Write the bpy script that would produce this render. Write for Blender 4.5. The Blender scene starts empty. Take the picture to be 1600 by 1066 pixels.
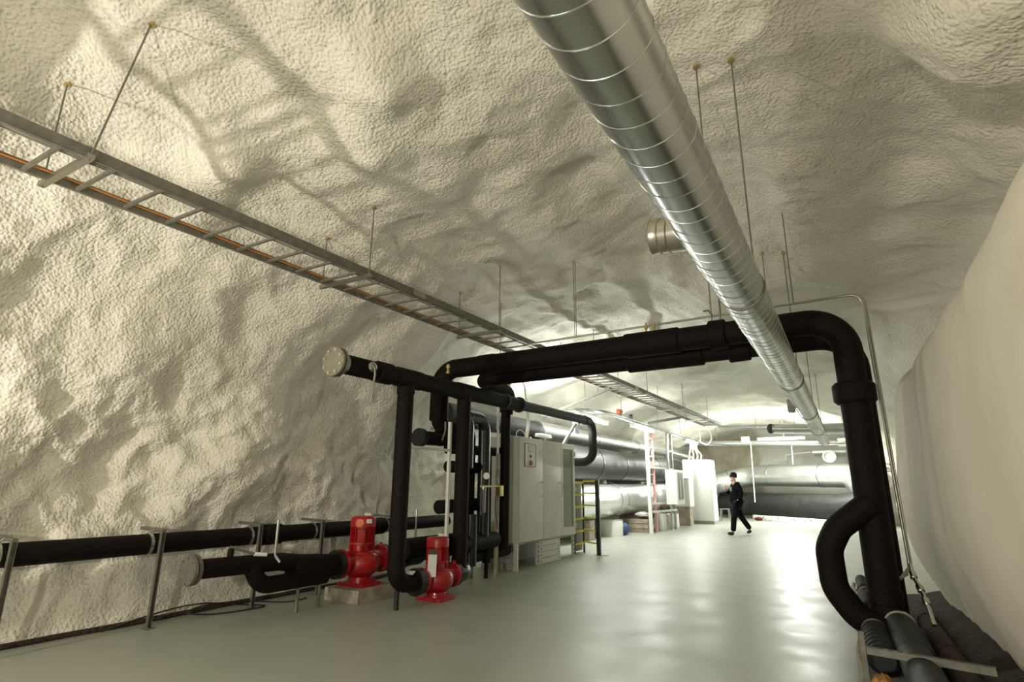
import bpy, bmesh, math, random
import numpy as np
from mathutils import Vector, Matrix
random.seed(7)
scene = bpy.context.scene
COL = scene.collection

# ------------------------------------------------------------------ camera
cam_data = bpy.data.cameras.new('camera')
cam_data.sensor_width = 36.0
cam_data.lens = 866.0 / 1600.0 * 36.0
cam_data.clip_start = 0.05
cam = bpy.data.objects.new('camera', cam_data)
COL.objects.link(cam)
ROT = Matrix(((0.8652828, 0.1207485, 0.48652386),
              (0.50122619, -0.22314577, -0.8360492),
              (0.00761405, 0.9672775, -0.25360651)))
cam.matrix_world = Matrix.Translation((0, 0, 1.35)) @ ROT.to_4x4()
scene.camera = cam

# ------------------------------------------------------------------ world, exposure
world = bpy.data.worlds.new('world')
scene.world = world
world.use_nodes = True
world.node_tree.nodes['Background'].inputs[0].default_value = (0.02, 0.02, 0.02, 1)
world.node_tree.nodes['Background'].inputs[1].default_value = 0.2
vs = scene.view_settings
vs.view_transform = 'Standard'
vs.look = 'None'
vs.exposure = 0.12
vs.gamma = 1.0
vs.use_curve_mapping = False

# lamp powers (each lamp is built with its fixture further down)
P_FLOOD_LEFT = 125.0      # work light low by the left wall, outside the frame
P_FLOOD_RIGHT = 155.0      # work light behind the camera by the right wall
P_TUBE_END = 195.0        # fluorescent over the far pipes
P_TUBE_SIDE = 80.0       # fluorescents under the side tray
P_CABINET_LAMP = 130.0    # small lamp on top of the control cabinet
WARM = (1.0, 0.925, 0.77)
NEUTRAL = (0.97, 1.0, 0.92)

# ------------------------------------------------------------------ materials
MATS = {}
def mat(name, color, rough=0.5, metal=0.0, var=0.0, vscale=8.0, bump=0.0, bscale=30.0, bdist=0.01,
        color2=None, coat=0.0, emit=None, estr=0.0, spec=0.5, detail=4.0):
    m = bpy.data.materials.new(name)
    m.use_nodes = True
    nt = m.node_tree
    b = nt.nodes['Principled BSDF']
    b.inputs['Base Color'].default_value = (*color, 1)
    b.inputs['Roughness'].default_value = rough
    b.inputs['Metallic'].default_value = metal
    b.inputs['Specular IOR Level'].default_value = spec
    b.inputs['Coat Weight'].default_value = coat
    if emit:
        b.inputs['Emission Color'].default_value = (*emit, 1)
        b.inputs['Emission Strength'].default_value = estr
    tc = nt.nodes.new('ShaderNodeTexCoord')
    if var > 0 or color2:
        n = nt.nodes.new('ShaderNodeTexNoise')
        n.inputs['Scale'].default_value = vscale
        n.inputs['Detail'].default_value = detail
        nt.links.new(tc.outputs['Object'], n.inputs['Vector'])
        r = nt.nodes.new('ShaderNodeValToRGB')
        c2 = color2 or tuple(c * (1 - var) for c in color)
        r.color_ramp.elements[0].position = 0.35
        r.color_ramp.elements[1].position = 0.65
        r.color_ramp.elements[0].color = (*c2, 1)
        r.color_ramp.elements[1].color = (*color, 1)
        nt.links.new(n.outputs['Fac'], r.inputs['Fac'])
        nt.links.new(r.outputs['Color'], b.inputs['Base Color'])
    if bump > 0:
        n2 = nt.nodes.new('ShaderNodeTexNoise')
        n2.inputs['Scale'].default_value = bscale
        n2.inputs['Detail'].default_value = 5.0
        nt.links.new(tc.outputs['Object'], n2.inputs['Vector'])
        bp = nt.nodes.new('ShaderNodeBump')
        bp.inputs['Strength'].default_value = bump
        bp.inputs['Distance'].default_value = bdist
        nt.links.new(n2.outputs['Fac'], bp.inputs['Height'])
        nt.links.new(bp.outputs['Normal'], b.inputs['Normal'])
    MATS[name] = m
    return m

def rock_material(name, base, base2, pop):
    m = bpy.data.materials.new(name)
    m.use_nodes = True
    nt = m.node_tree
    b = nt.nodes['Principled BSDF']
    b.inputs['Roughness'].default_value = 0.92
    b.inputs['Specular IOR Level'].default_value = 0.2
    tc = nt.nodes.new('ShaderNodeTexCoord')
    n = nt.nodes.new('ShaderNodeTexNoise')
    n.inputs['Scale'].default_value = 1.3
    n.inputs['Detail'].default_value = 6
    n.inputs['Roughness'].default_value = 0.6
    nt.links.new(tc.outputs['Object'], n.inputs['Vector'])
    r = nt.nodes.new('ShaderNodeValToRGB')
    r.color_ramp.elements[0].position = 0.3
    r.color_ramp.elements[0].color = (*base2, 1)
    r.color_ramp.elements[1].position = 0.62
    r.color_ramp.elements[1].color = (*base, 1)
    nt.links.new(n.outputs['Fac'], r.inputs['Fac'])
    nt.links.new(r.outputs['Color'], b.inputs['Base Color'])
    # sprayed concrete: popcorn grains over softer lumps
    v = nt.nodes.new('ShaderNodeTexVoronoi')
    v.feature = 'SMOOTH_F1'
    v.inputs['Scale'].default_value = 38
    v.inputs['Smoothness'].default_value = 0.6
    nt.links.new(tc.outputs['Object'], v.inputs['Vector'])
    n2 = nt.nodes.new('ShaderNodeTexNoise')
    n2.inputs['Scale'].default_value = 22
    n2.inputs['Detail'].default_value = 6
    nt.links.new(tc.outputs['Object'], n2.inputs['Vector'])
    inv = nt.nodes.new('ShaderNodeMath')
    inv.operation = 'MULTIPLY_ADD'
    inv.inputs[1].default_value = -0.7
    nt.links.new(v.outputs['Distance'], inv.inputs[0])
    nt.links.new(n2.outputs['Fac'], inv.inputs[2])
    bp = nt.nodes.new('ShaderNodeBump')
    bp.inputs['Strength'].default_value = pop
    bp.inputs['Distance'].default_value = 0.017
    nt.links.new(inv.outputs[0], bp.inputs['Height'])
    nt.links.new(bp.outputs['Normal'], b.inputs['Normal'])
    MATS[name] = m
    return m

rock_material('shotcrete', (0.80, 0.775, 0.69), (0.70, 0.67, 0.575), 1.0)
rock_material('shotcrete_smooth', (0.78, 0.745, 0.655), (0.71, 0.665, 0.565), 0.10)
m_ = rock_material('back_rock', (0.62, 0.58, 0.46), (0.40, 0.36, 0.27), 0.9)
def add_whitewash(m):
    # the far face is bare brown rock on the left and sprayed concrete on the right
    nt = m.node_tree
    b = nt.nodes['Principled BSDF']
    ramp = [n for n in nt.nodes if n.type == 'VALTORGB'][0]
    tc = [n for n in nt.nodes if n.type == 'TEX_COORD'][0]
    sx = nt.nodes.new('ShaderNodeSeparateXYZ'); nt.links.new(tc.outputs['Object'], sx.inputs[0])
    nz = nt.nodes.new('ShaderNodeTexNoise'); nz.inputs['Scale'].default_value = 1.5; nt.links.new(tc.outputs['Object'], nz.inputs['Vector'])
    ad = nt.nodes.new('ShaderNodeMath'); ad.operation = 'MULTIPLY_ADD'; ad.inputs[1].default_value = 1.6
    nt.links.new(nz.outputs['Fac'], ad.inputs[0]); nt.links.new(sx.outputs['X'], ad.inputs[2])
    mr = nt.nodes.new('ShaderNodeMapRange'); mr.inputs['From Min'].default_value = -3.0; mr.inputs['From Max'].default_value = -2.6
    nt.links.new(ad.outputs[0], mr.inputs['Value'])
    mx = nt.nodes.new('ShaderNodeMix'); mx.data_type = 'RGBA'
    nt.links.new(mr.outputs['Result'], mx.inputs['Factor'])
    nt.links.new(ramp.outputs['Color'], mx.inputs['A'])
    mx.inputs['B'].default_value = (0.78, 0.77, 0.71, 1)
    nt.links.new(mx.outputs['Result'], b.inputs['Base Color'])
add_whitewash(m_)

def floor_material():
    m = bpy.data.materials.new('floor_paint')
    m.use_nodes = True
    nt = m.node_tree
    b = nt.nodes['Principled BSDF']
    tc = nt.nodes.new('ShaderNodeTexCoord')
    n = nt.nodes.new('ShaderNodeTexNoise')
    n.inputs['Scale'].default_value = 0.9
    n.inputs['Detail'].default_value = 7
    nt.links.new(tc.outputs['Object'], n.inputs['Vector'])
    r = nt.nodes.new('ShaderNodeValToRGB')
    r.color_ramp.elements[0].position = 0.35
    r.color_ramp.elements[0].color = (0.33, 0.35, 0.30, 1)
    r.color_ramp.elements[1].position = 0.65
    r.color_ramp.elements[1].color = (0.355, 0.375, 0.32, 1)
    nt.links.new(n.outputs['Fac'], r.inputs['Fac'])
    nt.links.new(r.outputs['Color'], b.inputs['Base Color'])
    n3 = nt.nodes.new('ShaderNodeTexNoise')
    n3.inputs['Scale'].default_value = 2.2
    n3.inputs['Detail'].default_value = 3
    nt.links.new(tc.outputs['Object'], n3.inputs['Vector'])
    mr = nt.nodes.new('ShaderNodeMapRange')
    mr.inputs['From Min'].default_value = 0.3
    mr.inputs['From Max'].default_value = 0.7
    mr.inputs['To Min'].default_value = 0.34
    mr.inputs['To Max'].default_value = 0.44
    nt.links.new(n3.outputs['Fac'], mr.inputs['Value'])
    nt.links.new(mr.outputs['Result'], b.inputs['Roughness'])
    n2 = nt.nodes.new('ShaderNodeTexNoise')
    n2.inputs['Scale'].default_value = 26
    n2.inputs['Detail'].default_value = 3
    nt.links.new(tc.outputs['Object'], n2.inputs['Vector'])
    bp = nt.nodes.new('ShaderNodeBump')
    bp.inputs['Strength'].default_value = 0.10
    bp.inputs['Distance'].default_value = 0.004
    nt.links.new(n2.outputs['Fac'], bp.inputs['Height'])
    nt.links.new(bp.outputs['Normal'], b.inputs['Normal'])
    MATS['floor_paint'] = m
floor_material()

mat('black_pipe', (0.0045, 0.0032, 0.0028), 0.7, spec=0.18, var=0.1, vscale=20, color2=(0.011, 0.0045, 0.004), bump=0.25, bscale=60, bdist=0.004)
mat('black_rubber', (0.010, 0.010, 0.010), 0.6)
mat('black_gloss', (0.012, 0.013, 0.013), 0.3)
mat('grey_jacket', (0.026, 0.028, 0.026), 0.62, spec=0.3, bump=0.15, bscale=50, bdist=0.003)
mat('dark_sheet', (0.035, 0.035, 0.033), 0.5, metal=0.1, spec=0.35, var=0.35, vscale=2.5, bump=0.1, bscale=6, bdist=0.02)
mat('silver_sheet', (0.74, 0.75, 0.74), 0.33, metal=0.85, var=0.12, vscale=3.0)
mat('galvanised', (0.53, 0.55, 0.55), 0.27, metal=0.93, var=0.12, vscale=4)
mat('galvanised_dull', (0.25, 0.245, 0.21), 0.55, metal=0.7, var=0.25, vscale=15)
mat('chrome', (0.8, 0.8, 0.78), 0.18, metal=1.0)
mat('steel_bright', (0.44, 0.42, 0.37), 0.33, metal=0.95, var=0.08, vscale=6)
mat('brass', (0.62, 0.48, 0.2), 0.35, metal=0.9)
mat('red_paint', (0.42, 0.008, 0.012), 0.35, coat=0.3, var=0.25, vscale=12)
mat('brown_red', (0.09, 0.012, 0.01), 0.9)
mat('red_dark', (0.20, 0.006, 0.008), 0.45)
mat('orange_paint', (0.62, 0.12, 0.025), 0.4)
mat('grey_enamel', (0.60, 0.60, 0.55), 0.45, var=0.06, vscale=3)
mat('grey_enamel_dark', (0.36, 0.36, 0.32), 0.55, var=0.2, vscale=6)
mat('white_enamel', (0.80, 0.81, 0.78), 0.4)
mat('white_plastic', (0.8, 0.79, 0.74), 0.5)
mat('mesh_grey', (0.30, 0.30, 0.26), 0.6, var=0.3, vscale=60)
mat('concrete', (0.42, 0.38, 0.29), 0.9, var=0.35, vscale=9, bump=0.5, bscale=40, bdist=0.01)
mat('wood', (0.42, 0.36, 0.27), 0.85, var=0.35, vscale=6)
mat('dark_grime_shade', (0.06, 0.032, 0.024), 0.9, color2=(0.02, 0.014, 0.010), vscale=22, bump=1.0, bscale=28, bdist=0.03)
mat('yellow_paint', (0.66, 0.60, 0.05), 0.45)
mat('orange_cable', (0.62, 0.22, 0.03), 0.5)
mat('grey_cable', (0.26, 0.25, 0.21), 0.55)
mat('black_cable', (0.02, 0.02, 0.02), 0.5)
mat('white_cable', (0.72, 0.72, 0.68), 0.45)
mat('red_cable', (0.75, 0.42, 0.38), 0.5)
mat('green_glass', (0.50, 0.58, 0.40), 0.2)
mat('knob_red', (0.40, 0.16, 0.08), 0.4)
mat('glass_grey', (0.38, 0.40, 0.38), 0.12)
mat('rag_orange', (0.55, 0.26, 0.07), 0.9, var=0.6, vscale=25)
mat('rag_white', (0.62, 0.60, 0.56), 0.9, var=0.3, vscale=10)
mat('brown_bits', (0.17, 0.10, 0.06), 0.9, var=0.5, vscale=14)
mat('blue_plastic', (0.025, 0.05, 0.16), 0.5)
mat('pale_blue', (0.45, 0.58, 0.78), 0.4)
mat('cloth_black', (0.005, 0.005, 0.006), 0.9, spec=0.15, bump=0.3, bscale=40, bdist=0.01)
mat('cloth_beanie', (0.014, 0.012, 0.016), 0.95, bump=0.4, bscale=90, bdist=0.006)
mat('shoe_black', (0.012, 0.012, 0.012), 0.5)
mat('skin', (0.66, 0.42, 0.31), 0.55)
mat('hair', (0.06, 0.04, 0.025), 0.7)
mat('badge_green', (0.30, 0.42, 0.33), 0.6)
mat('tube_glow', (1, 1, 1), 0.4, emit=(0.97, 1.0, 0.93), estr=14.0)
mat('lamp_glow', (1, 1, 1), 0.4, emit=(1.0, 0.97, 0.85), estr=10.0)
mat('flood_glow', (1, 1, 1), 0.4, emit=(1.0, 0.9, 0.72), estr=6.0)

# ------------------------------------------------------------------ mesh helpers
def V(*a):
    return Vector(a[0]) if len(a) == 1 else Vector(a)

def frame_of(d):
    d = d.normalized()
    up = Vector((0, 0, 1)) if abs(d.z) < 0.95 else Vector((0, 1, 0))
    a = d.cross(up).normalized()
    return a, a.cross(d).normalized()

class MB:
    def __init__(s):
        s.v = []; s.f = []
    def add(s, vs_, fs):
        o = len(s.v)
        s.v += [Vector(p) for p in vs_]
        s.f += [tuple(i + o for i in f) for f in fs]
        return s
    def box(s, c, size, rot=None):
        c = Vector(c); h = Vector(size) * 0.5
        pts = [Vector((x * h.x, y * h.y, z * h.z)) for x in (-1, 1) for y in (-1, 1) for z in (-1, 1)]
        if rot is not None:
            pts = [rot @ p for p in pts]
        return s.add([c + p for p in pts], [(0, 1, 3, 2), (4, 6, 7, 5), (0, 4, 5, 1), (2, 3, 7, 6), (0, 2, 6, 4), (1, 5, 7, 3)])
    def bar(s, p0, p1, w, h, up=None):
        p0 = Vector(p0); p1 = Vector(p1); d = (p1 - p0).normalized()
        if up is None:
            a, b = frame_of(d)
        else:
            a = d.cross(Vector(up)).normalized(); b = a.cross(d).normalized()
        vs_ = []
        for p in (p0, p1):
            for sa, sb in ((-1, -1), (1, -1), (1, 1), (-1, 1)):
                vs_.append(p + a * (sa * w / 2) + b * (sb * h / 2))
        return s.add(vs_, [(0, 1, 2, 3), (7, 6, 5, 4), (0, 4, 5, 1), (1, 5, 6, 2), (2, 6, 7, 3), (3, 7, 4, 0)])
    def sweep(s, pts, radii, seg=16, cap=True):
        pts = [Vector(p) for p in pts]
        n = len(pts)
        if not hasattr(radii, '__len__'):
            radii = [radii] * n
        t0 = (pts[1] - pts[0]).normalized()
        a, b = frame_of(t0)
        rings = []
        tp = t0
        for i in range(n):
            if i == 0: t = t0
            elif i == n - 1: t = (pts[-1] - pts[-2]).normalized()
            else:
                t = ((pts[i] - pts[i - 1]).normalized() + (pts[i + 1] - pts[i]).normalized())
                t = t.normalized() if t.length > 1e-6 else tp
            q = tp.rotation_difference(t)
            a = (q @ a).normalized(); b = t.cross(a).normalized(); a = b.cross(t).normalized()
            tp = t
            rings.append([pts[i] + (a * math.cos(2 * math.pi * k / seg) + b * math.sin(2 * math.pi * k / seg)) * radii[i] for k in range(seg)])
        vs_ = [p for r in rings for p in r]
        fs = []
        for i in range(n - 1):
            for k in range(seg):
                k2 = (k + 1) % seg
                fs.append((i * seg + k, i * seg + k2, (i + 1) * seg + k2, (i + 1) * seg + k))
        if cap:
            fs.append(tuple(reversed(range(seg))))
            fs.append(tuple((n - 1) * seg + k for k in range(seg)))
        return s.add(vs_, fs)
    def cyl(s, p0, p1, r, seg=16, r1=None):
        return s.sweep([p0, p1], [r, r if r1 is None else r1], seg)
    def lathe(s, origin, axis, prof, seg=24):
        # prof: list of (distance along the axis, radius)
        o = Vector(origin); ax = Vector(axis).normalized(); a, b = frame_of(ax)
        vs_ = []
        for t, r in prof:
            for k in range(seg):
                an = 2 * math.pi * k / seg
                vs_.append(o + ax * t + (a * math.cos(an) + b * math.sin(an)) * max(r, 1e-4))
        fs = []
        n = len(prof)
        for i in range(n - 1):
            for k in range(seg):
                k2 = (k + 1) % seg
                fs.append((i * seg + k, i * seg + k2, (i + 1) * seg + k2, (i + 1) * seg + k))
        fs.append(tuple(reversed(range(seg))))
        fs.append(tuple((n - 1) * seg + k for k in range(seg)))
        return s.add(vs_, fs)
    def ring(s, c, axis, R, r, seg=28, rseg=8, arc=2 * math.pi, start=0.0):
        c = Vector(c); a, b = frame_of(Vector(axis))
        n = seg if arc >= 2 * math.pi - 1e-4 else seg + 1
        pts = [c + (a * math.cos(start + arc * k / seg) + b * math.sin(start + arc * k / seg)) * R for k in range(n)]
        if n == seg:
            ax = Vector(axis).normalized()
            vs_ = []
            for p in pts:
                d = (p - c).normalized()
                for j in range(rseg):
                    an = 2 * math.pi * j / rseg
                    vs_.append(p + d * (math.cos(an) * r) + ax * (math.sin(an) * r))
            fs = []
            for i in range(n):
                i2 = (i + 1) % n
                for j in range(rseg):
                    j2 = (j + 1) % rseg
                    fs.append((i * rseg + j, i * rseg + j2, i2 * rseg + j2, i2 * rseg + j))
            return s.add(vs_, fs)
        return s.sweep(pts, r, rseg)
    def blob(s, c, size, seg=14, rings=9, noise=0.0, rot=None):
        c = Vector(c); vs_ = []; fs = []
        for i in range(rings + 1):
            th = math.pi * i / rings
            for k in range(seg):
                ph = 2 * math.pi * k / seg
                j = 1 + noise * (random.random() - 0.5)
                p = Vector((math.sin(th) * math.cos(ph) * size[0], math.sin(th) * math.sin(ph) * size[1], math.cos(th) * size[2])) * j
                if rot is not None: p = rot @ p
                vs_.append(c + p)
        for i in range(rings):
            for k in range(seg):
                k2 = (k + 1) % seg
                fs.append((i * seg + k, (i + 1) * seg + k, (i + 1) * seg + k2, i * seg + k2))
        return s.add(vs_, fs)
    def build(s, name, m, parent=None, bevel=0.0, angle=40, smooth=True):
        me = bpy.data.meshes.new(name)
        off = Vector((0, 0, 0))
        p = parent
        while p is not None:
            off = off + p.location
            p = p.parent
        me.from_pydata([tuple(v - off) for v in s.v], [], s.f)
        bm = bmesh.new(); bm.from_mesh(me)
        bmesh.ops.remove_doubles(bm, verts=bm.verts, dist=1e-5)
        bmesh.ops.recalc_face_normals(bm, faces=bm.faces)
        if bevel > 0:
            es = [e for e in bm.edges if len(e.link_faces) == 2 and e.calc_face_angle(0) > math.radians(50)]
            bmesh.ops.bevel(bm, geom=es, offset=bevel, segments=2, affect='EDGES', profile=0.7, clamp_overlap=True)
        bm.to_mesh(me); bm.free()
        if smooth:
            for pl in me.polygons: pl.use_smooth = True
            me.set_sharp_from_angle(angle=math.radians(angle))
        me.materials.append(MATS[m])
        o = bpy.data.objects.new(name, me)
        COL.objects.link(o)
        o.parent = parent
        return o

def fillet(pts, R, n=8):
    """polyline with rounded corners (pipe bends of radius R)"""
    pts = [Vector(p) for p in pts]
    out = [pts[0]]
    for i in range(1, len(pts) - 1):
        p0, p, p1 = pts[i - 1], pts[i], pts[i + 1]
        d0 = (p0 - p).normalized(); d1 = (p1 - p).normalized()
        ang = d0.angle(d1)
        if ang > math.pi - 0.02:
            out.append(p); continue
        r = R[i - 1] if hasattr(R, '__len__') else R
        t = r / math.tan(ang / 2)
        t = min(t, 0.49 * (p0 - p).length if i > 1 else 0.98 * (p0 - p).length, 0.49 * (p1 - p).length if i < len(pts) - 2 else 0.98 * (p1 - p).length)
        r = t * math.tan(ang / 2)
        bis = (d0 + d1).normalized()
        c = p + bis * (r / math.sin(ang / 2))
        a = p + d0 * t - c; b = p + d1 * t - c
        tot = a.angle(b)
        ax = a.cross(b).normalized()
        for k in range(n + 1):
            out.append(c + Matrix.Rotation(tot * k / n, 3, ax) @ a)
    out.append(pts[-1])
    return out

def empty(name, loc, label, cat, group=None):
    o = bpy.data.objects.new(name, None)
    o.empty_display_size = 0.2
    o.location = loc
    COL.objects.link(o)
    o['label'] = label; o['category'] = cat
    if group: o['group'] = group
    return o
def tag(o, label, cat, group=None):
    o['label'] = label; o['category'] = cat
    if group: o['group'] = group
    return o
def plabel(o, label):
    o['label'] = label
    return o
def bolts(parent, c, axis, R, n, r, length, m, name='bolt', start=0.0):
    """n bolt heads on a circle, each an object sharing one mesh"""
    c = Vector(c); ax = Vector(axis).normalized(); a, b = frame_of(ax)
    off = Vector((0, 0, 0)); p = parent
    while p is not None:
        off = off + p.location; p = p.parent
    first = None
    for k in range(n):
        an = start + 2 * math.pi * k / n
        pos = c + (a * math.cos(an) + b * math.sin(an)) * R
        if first is None:
            first = MB().cyl(-ax * 0.0, ax * length, r, 6).build(name, m, None, smooth=False)
            o = first
        else:
            o = first.copy(); COL.objects.link(o)
        o.parent = parent
        o.location = pos - off
    return first

# ------------------------------------------------------------------ cavern shell
def perlin(x, y, z, seed=0):
    xi = np.floor(x).astype(np.int64); yi = np.floor(y).astype(np.int64); zi = np.floor(z).astype(np.int64)
    xf = x - xi; yf = y - yi; zf = z - zi
    u = xf ** 3 * (xf * (xf * 6 - 15) + 10); v = yf ** 3 * (yf * (yf * 6 - 15) + 10); w = zf ** 3 * (zf * (zf * 6 - 15) + 10)
    def g(ix, iy, iz, dx, dy, dz):
        h = (ix * 374761393 + iy * 668265263 + iz * 2147483647 + seed * 1274126177) & 0xFFFFFFFF
        h = ((h ^ (h >> 13)) * 1274126177) & 0xFFFFFFFF
        h = h ^ (h >> 16)
        a = (h & 1023) / 1023.0 * 2 * np.pi
        c = ((h >> 10) & 1023) / 1023.0 * 2 - 1
        s_ = np.sqrt(np.maximum(0, 1 - c * c))
        return (np.cos(a) * s_ * dx + np.sin(a) * s_ * dy + c * dz) * 1.5
    def L(a, b, t): return a + (b - a) * t
    return L(L(L(g(xi, yi, zi, xf, yf, zf), g(xi + 1, yi, zi, xf - 1, yf, zf), u),
               L(g(xi, yi + 1, zi, xf, yf - 1, zf), g(xi + 1, yi + 1, zi, xf - 1, yf - 1, zf), u), v),
             L(L(g(xi, yi, zi + 1, xf, yf, zf - 1), g(xi + 1, yi, zi + 1, xf - 1, yf, zf - 1), u),
               L(g(xi, yi + 1, zi + 1, xf, yf - 1, zf - 1), g(xi + 1, yi + 1, zi + 1, xf - 1, yf - 1, zf - 1), u), v), w)

NEAR = [(-6.22, -0.12), (-6.36, 0.5), (-6.42, 1.2), (-6.38, 1.9), (-6.2, 2.6), (-5.8, 3.25), (-5.15, 3.8), (-4.35, 4.2), (-3.4, 4.5),
        (-2.3, 4.72), (-1.2, 4.78), (-0.2, 4.68), (0.7, 4.45), (1.45, 4.05), (1.95, 3.6), (2.15, 3.25), (1.85, 2.98), (1.2, 2.92),
        (0.80, 2.74), (0.73, 2.3), (0.71, 1.4), (0.76, 0.75), (1.02, -0.12)]
FAR = [(-7.4, -0.12), (-7.6, 0.5), (-7.7, 1.2), (-7.7, 1.9), (-7.5, 2.6), (-7.0, 3.2), (-6.2, 3.68), (-5.1, 4.0), (-4.2, 4.2),
       (-3.3, 4.3), (-2.4, 4.3), (-1.5, 4.25), (-0.6, 4.1), (0.2, 3.85), (0.8, 3.5), (1.25, 3.1), (1.55, 2.7), (1.7, 2.3),
       (1.78, 1.9), (1.8, 1.5), (1.8, 1.0), (1.78, 0.5), (1.75, -0.12)]
def resample(pts, n):
    pts = np.array(pts, float)
    for _ in range(3):      # corner cutting keeps it round
        q = pts[:-1] * 0.75 + pts[1:] * 0.25
        r = pts[:-1] * 0.25 + pts[1:] * 0.75
        mid = np.empty((2 * len(q), 2)); mid[0::2] = q; mid[1::2] = r
        pts = np.vstack([pts[:1], mid, pts[-1:]])
    return pts
SN = resample(NEAR, 0); SF = resample(FAR, 0)
def by_len(p, n):
    d = np.concatenate([[0], np.cumsum(np.hypot(*np.diff(p, axis=0).T))])
    t = np.linspace(0, d[-1], n)
    return np.stack([np.interp(t, d, p[:, 0]), np.interp(t, d, p[:, 1])], 1)
# keep the control-point correspondence between both profiles
NU = 300
d_near = np.concatenate([[0], np.cumsum(np.hypot(*np.diff(SN, axis=0).T))])
tt = np.linspace(0, d_near[-1], NU)
idx = np.interp(tt, d_near, np.arange(len(SN)))
ii = np.arange(len(SN))
PN = np.stack([np.interp(idx, ii, SN[:, 0]), np.interp(idx, ii, SN[:, 1])], 1)
PF = np.stack([np.interp(idx, ii, SF[:, 0]), np.interp(idx, ii, SF[:, 1])], 1)
YS = np.concatenate([np.linspace(-7, 0, 50)[:-1], np.linspace(0, 9, 240)[:-1], np.linspace(9, 15, 70)[:-1], np.linspace(15, 32, 90)])

def smooth01(x, a, b):
    t = np.clip((x - a) / (b - a), 0, 1)
    return t * t * (3 - 2 * t)
Yg, Ug = np.meshgrid(YS, np.arange(NU), indexing='ij')
w = smooth01(Yg, 6.6, 9.8)
# the right-hand bulge ends later than the left wall widens
wr = smooth01(Yg, 8.6, 10.6)
usel = smooth01(Ug.astype(float), NU * 0.55, NU * 0.72)
w = w * (1 - usel) + wr * usel
GX = PN[Ug, 0] * (1 - w) + PF[Ug, 0] * w
GZ = PN[Ug, 1] * (1 - w) + PF[Ug, 1] * w
GY = Yg.copy()
def normals(X, Y, Z):
    P = np.stack([X, Y, Z], -1)
    du = np.gradient(P, axis=1); dy = np.gradient(P, axis=0)
    n = np.cross(du, dy)
    n /= np.linalg.norm(n, axis=-1, keepdims=True) + 1e-9
    return n
N0 = normals(GX, GY, GZ)
# point the normals into the cavern
cen = np.stack([np.full_like(GX, -2.6), GY, np.full_like(GX, 2.0)], -1) - np.stack([GX, GY, GZ], -1)
sgn = np.sign((N0 * cen).sum(-1, keepdims=True)[len(YS) // 3, NU // 2])
N0 = N0 * sgn
def fb(s, seed, oct_=3):
    t = np.zeros_like(GX); a = 1.0; f = s
    for o in range(oct_):
        t += a * perlin(GX * f, GY * f, GZ * f, seed + o); a *= 0.5; f *= 2.07
    return t
big = fb(0.42, 3, 2)
mid = fb(0.95, 11, 2)
rid = 1.0 - 2.0 * np.abs(fb(0.85, 23, 3))
crag = 1.0 - 2.0 * np.abs(fb(1.9, 41, 3))
fine = fb(6.0, 57, 3)
uu = Ug / (NU - 1.0)
low_left = (1 - smooth01(GZ, 1.6, 2.9)) * (1 - smooth01(GX, -5.5, -4.5))
right_near = usel * (1 - wr)
right_ledge = smooth01(GZ, 2.75, 3.1)
amp = 1 - 0.80 * right_near * (1 - right_ledge)
disp = amp * (0.24 * big + 0.10 * mid + 0.05 * rid) + low_left * 0.055 * crag + 0.012 * fine * amp
disp += (1 - right_near) * 0.014 * crag
# keep the floor line tidy
disp *= 0.35 + 0.65 * smooth01(GZ, 0.0, 0.7)
def gauss(x, y, z, r, h, ry=None, p=1):
    return h * np.exp(-(((GX - x) / r) ** 2 + ((GY - y) / (ry or r)) ** 2 + ((GZ - z) / r) ** 2) ** p)
disp += gauss(-5.05, 0.35, 4.1, 0.55, 0.85)          # crag over the left edge
disp += gauss(-4.0, 0.6, 4.35, 1.4, -0.50)          # the vault is higher towards the camera
disp += gauss(-2.85, 2.75, 4.6, 0.32, 0.22)         # knobs in the vault
disp += gauss(-4.55, 2.55, 4.2, 0.28, 0.20)
disp += gauss(-3.4, 3.15, 4.45, 0.35, 0.18)
disp += gauss(-6.4, 4.4, 1.5, 0.5, 0.16)
disp += gauss(-6.4, 5.4, 1.45, 0.35, 0.14)
disp += gauss(1.45, 3.55, 3.95, 0.85, 0.62, 0.9, 2.0)        # lobe hanging at the right
disp += gauss(0.72, 8.5, 1.0, 1.1, 0.13)
GX = GX + N0[..., 0] * disp; GY = GY + N0[..., 1] * disp * 0.6; GZ = GZ + N0[..., 2] * disp
NRM = normals(GX, GY, GZ) * sgn

def shell_piece(name, u0, u1, m, flip=False):
    X = GX[:, u0:u1 + 1]; Y = GY[:, u0:u1 + 1]; Z = GZ[:, u0:u1 + 1]
    ny, nu = X.shape
    verts = np.stack([X, Y, Z], -1).reshape(-1, 3)
    a = (np.arange(ny - 1)[:, None] * nu + np.arange(nu - 1)[None, :]).reshape(-1)
    faces = np.stack([a, a + nu, a + nu + 1, a + 1], 1)
    me = bpy.data.meshes.new(name)
    me.from_pydata(verts.tolist(), [], faces.tolist())
    # orient into the room
    f0 = me.polygons[len(me.polygons) // 3]
    nn = NRM[:, u0:u1 + 1].reshape(-1, 3)
    if Vector(nn[f0.vertices[0]]).dot(f0.normal) < 0:
        me.flip_normals()
    for p in me.polygons: p.use_smooth = True
    me.normals_split_custom_set_from_vertices(nn.tolist())
    me.materials.append(MATS[m])
    o = bpy.data.objects.new(name, me)
    COL.objects.link(o)
    o['kind'] = 'structure'
    return o
u_l = int(np.argmin(np.abs(PN[:NU // 3, 1] - 2.75)))
u_r = int(NU // 2 + np.argmin(np.abs(PN[NU // 2:, 1] - 2.96)))
shell_piece('wall_left', 0, u_l, 'shotcrete')
shell_piece('ceiling', u_l, u_r, 'shotcrete')
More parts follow.
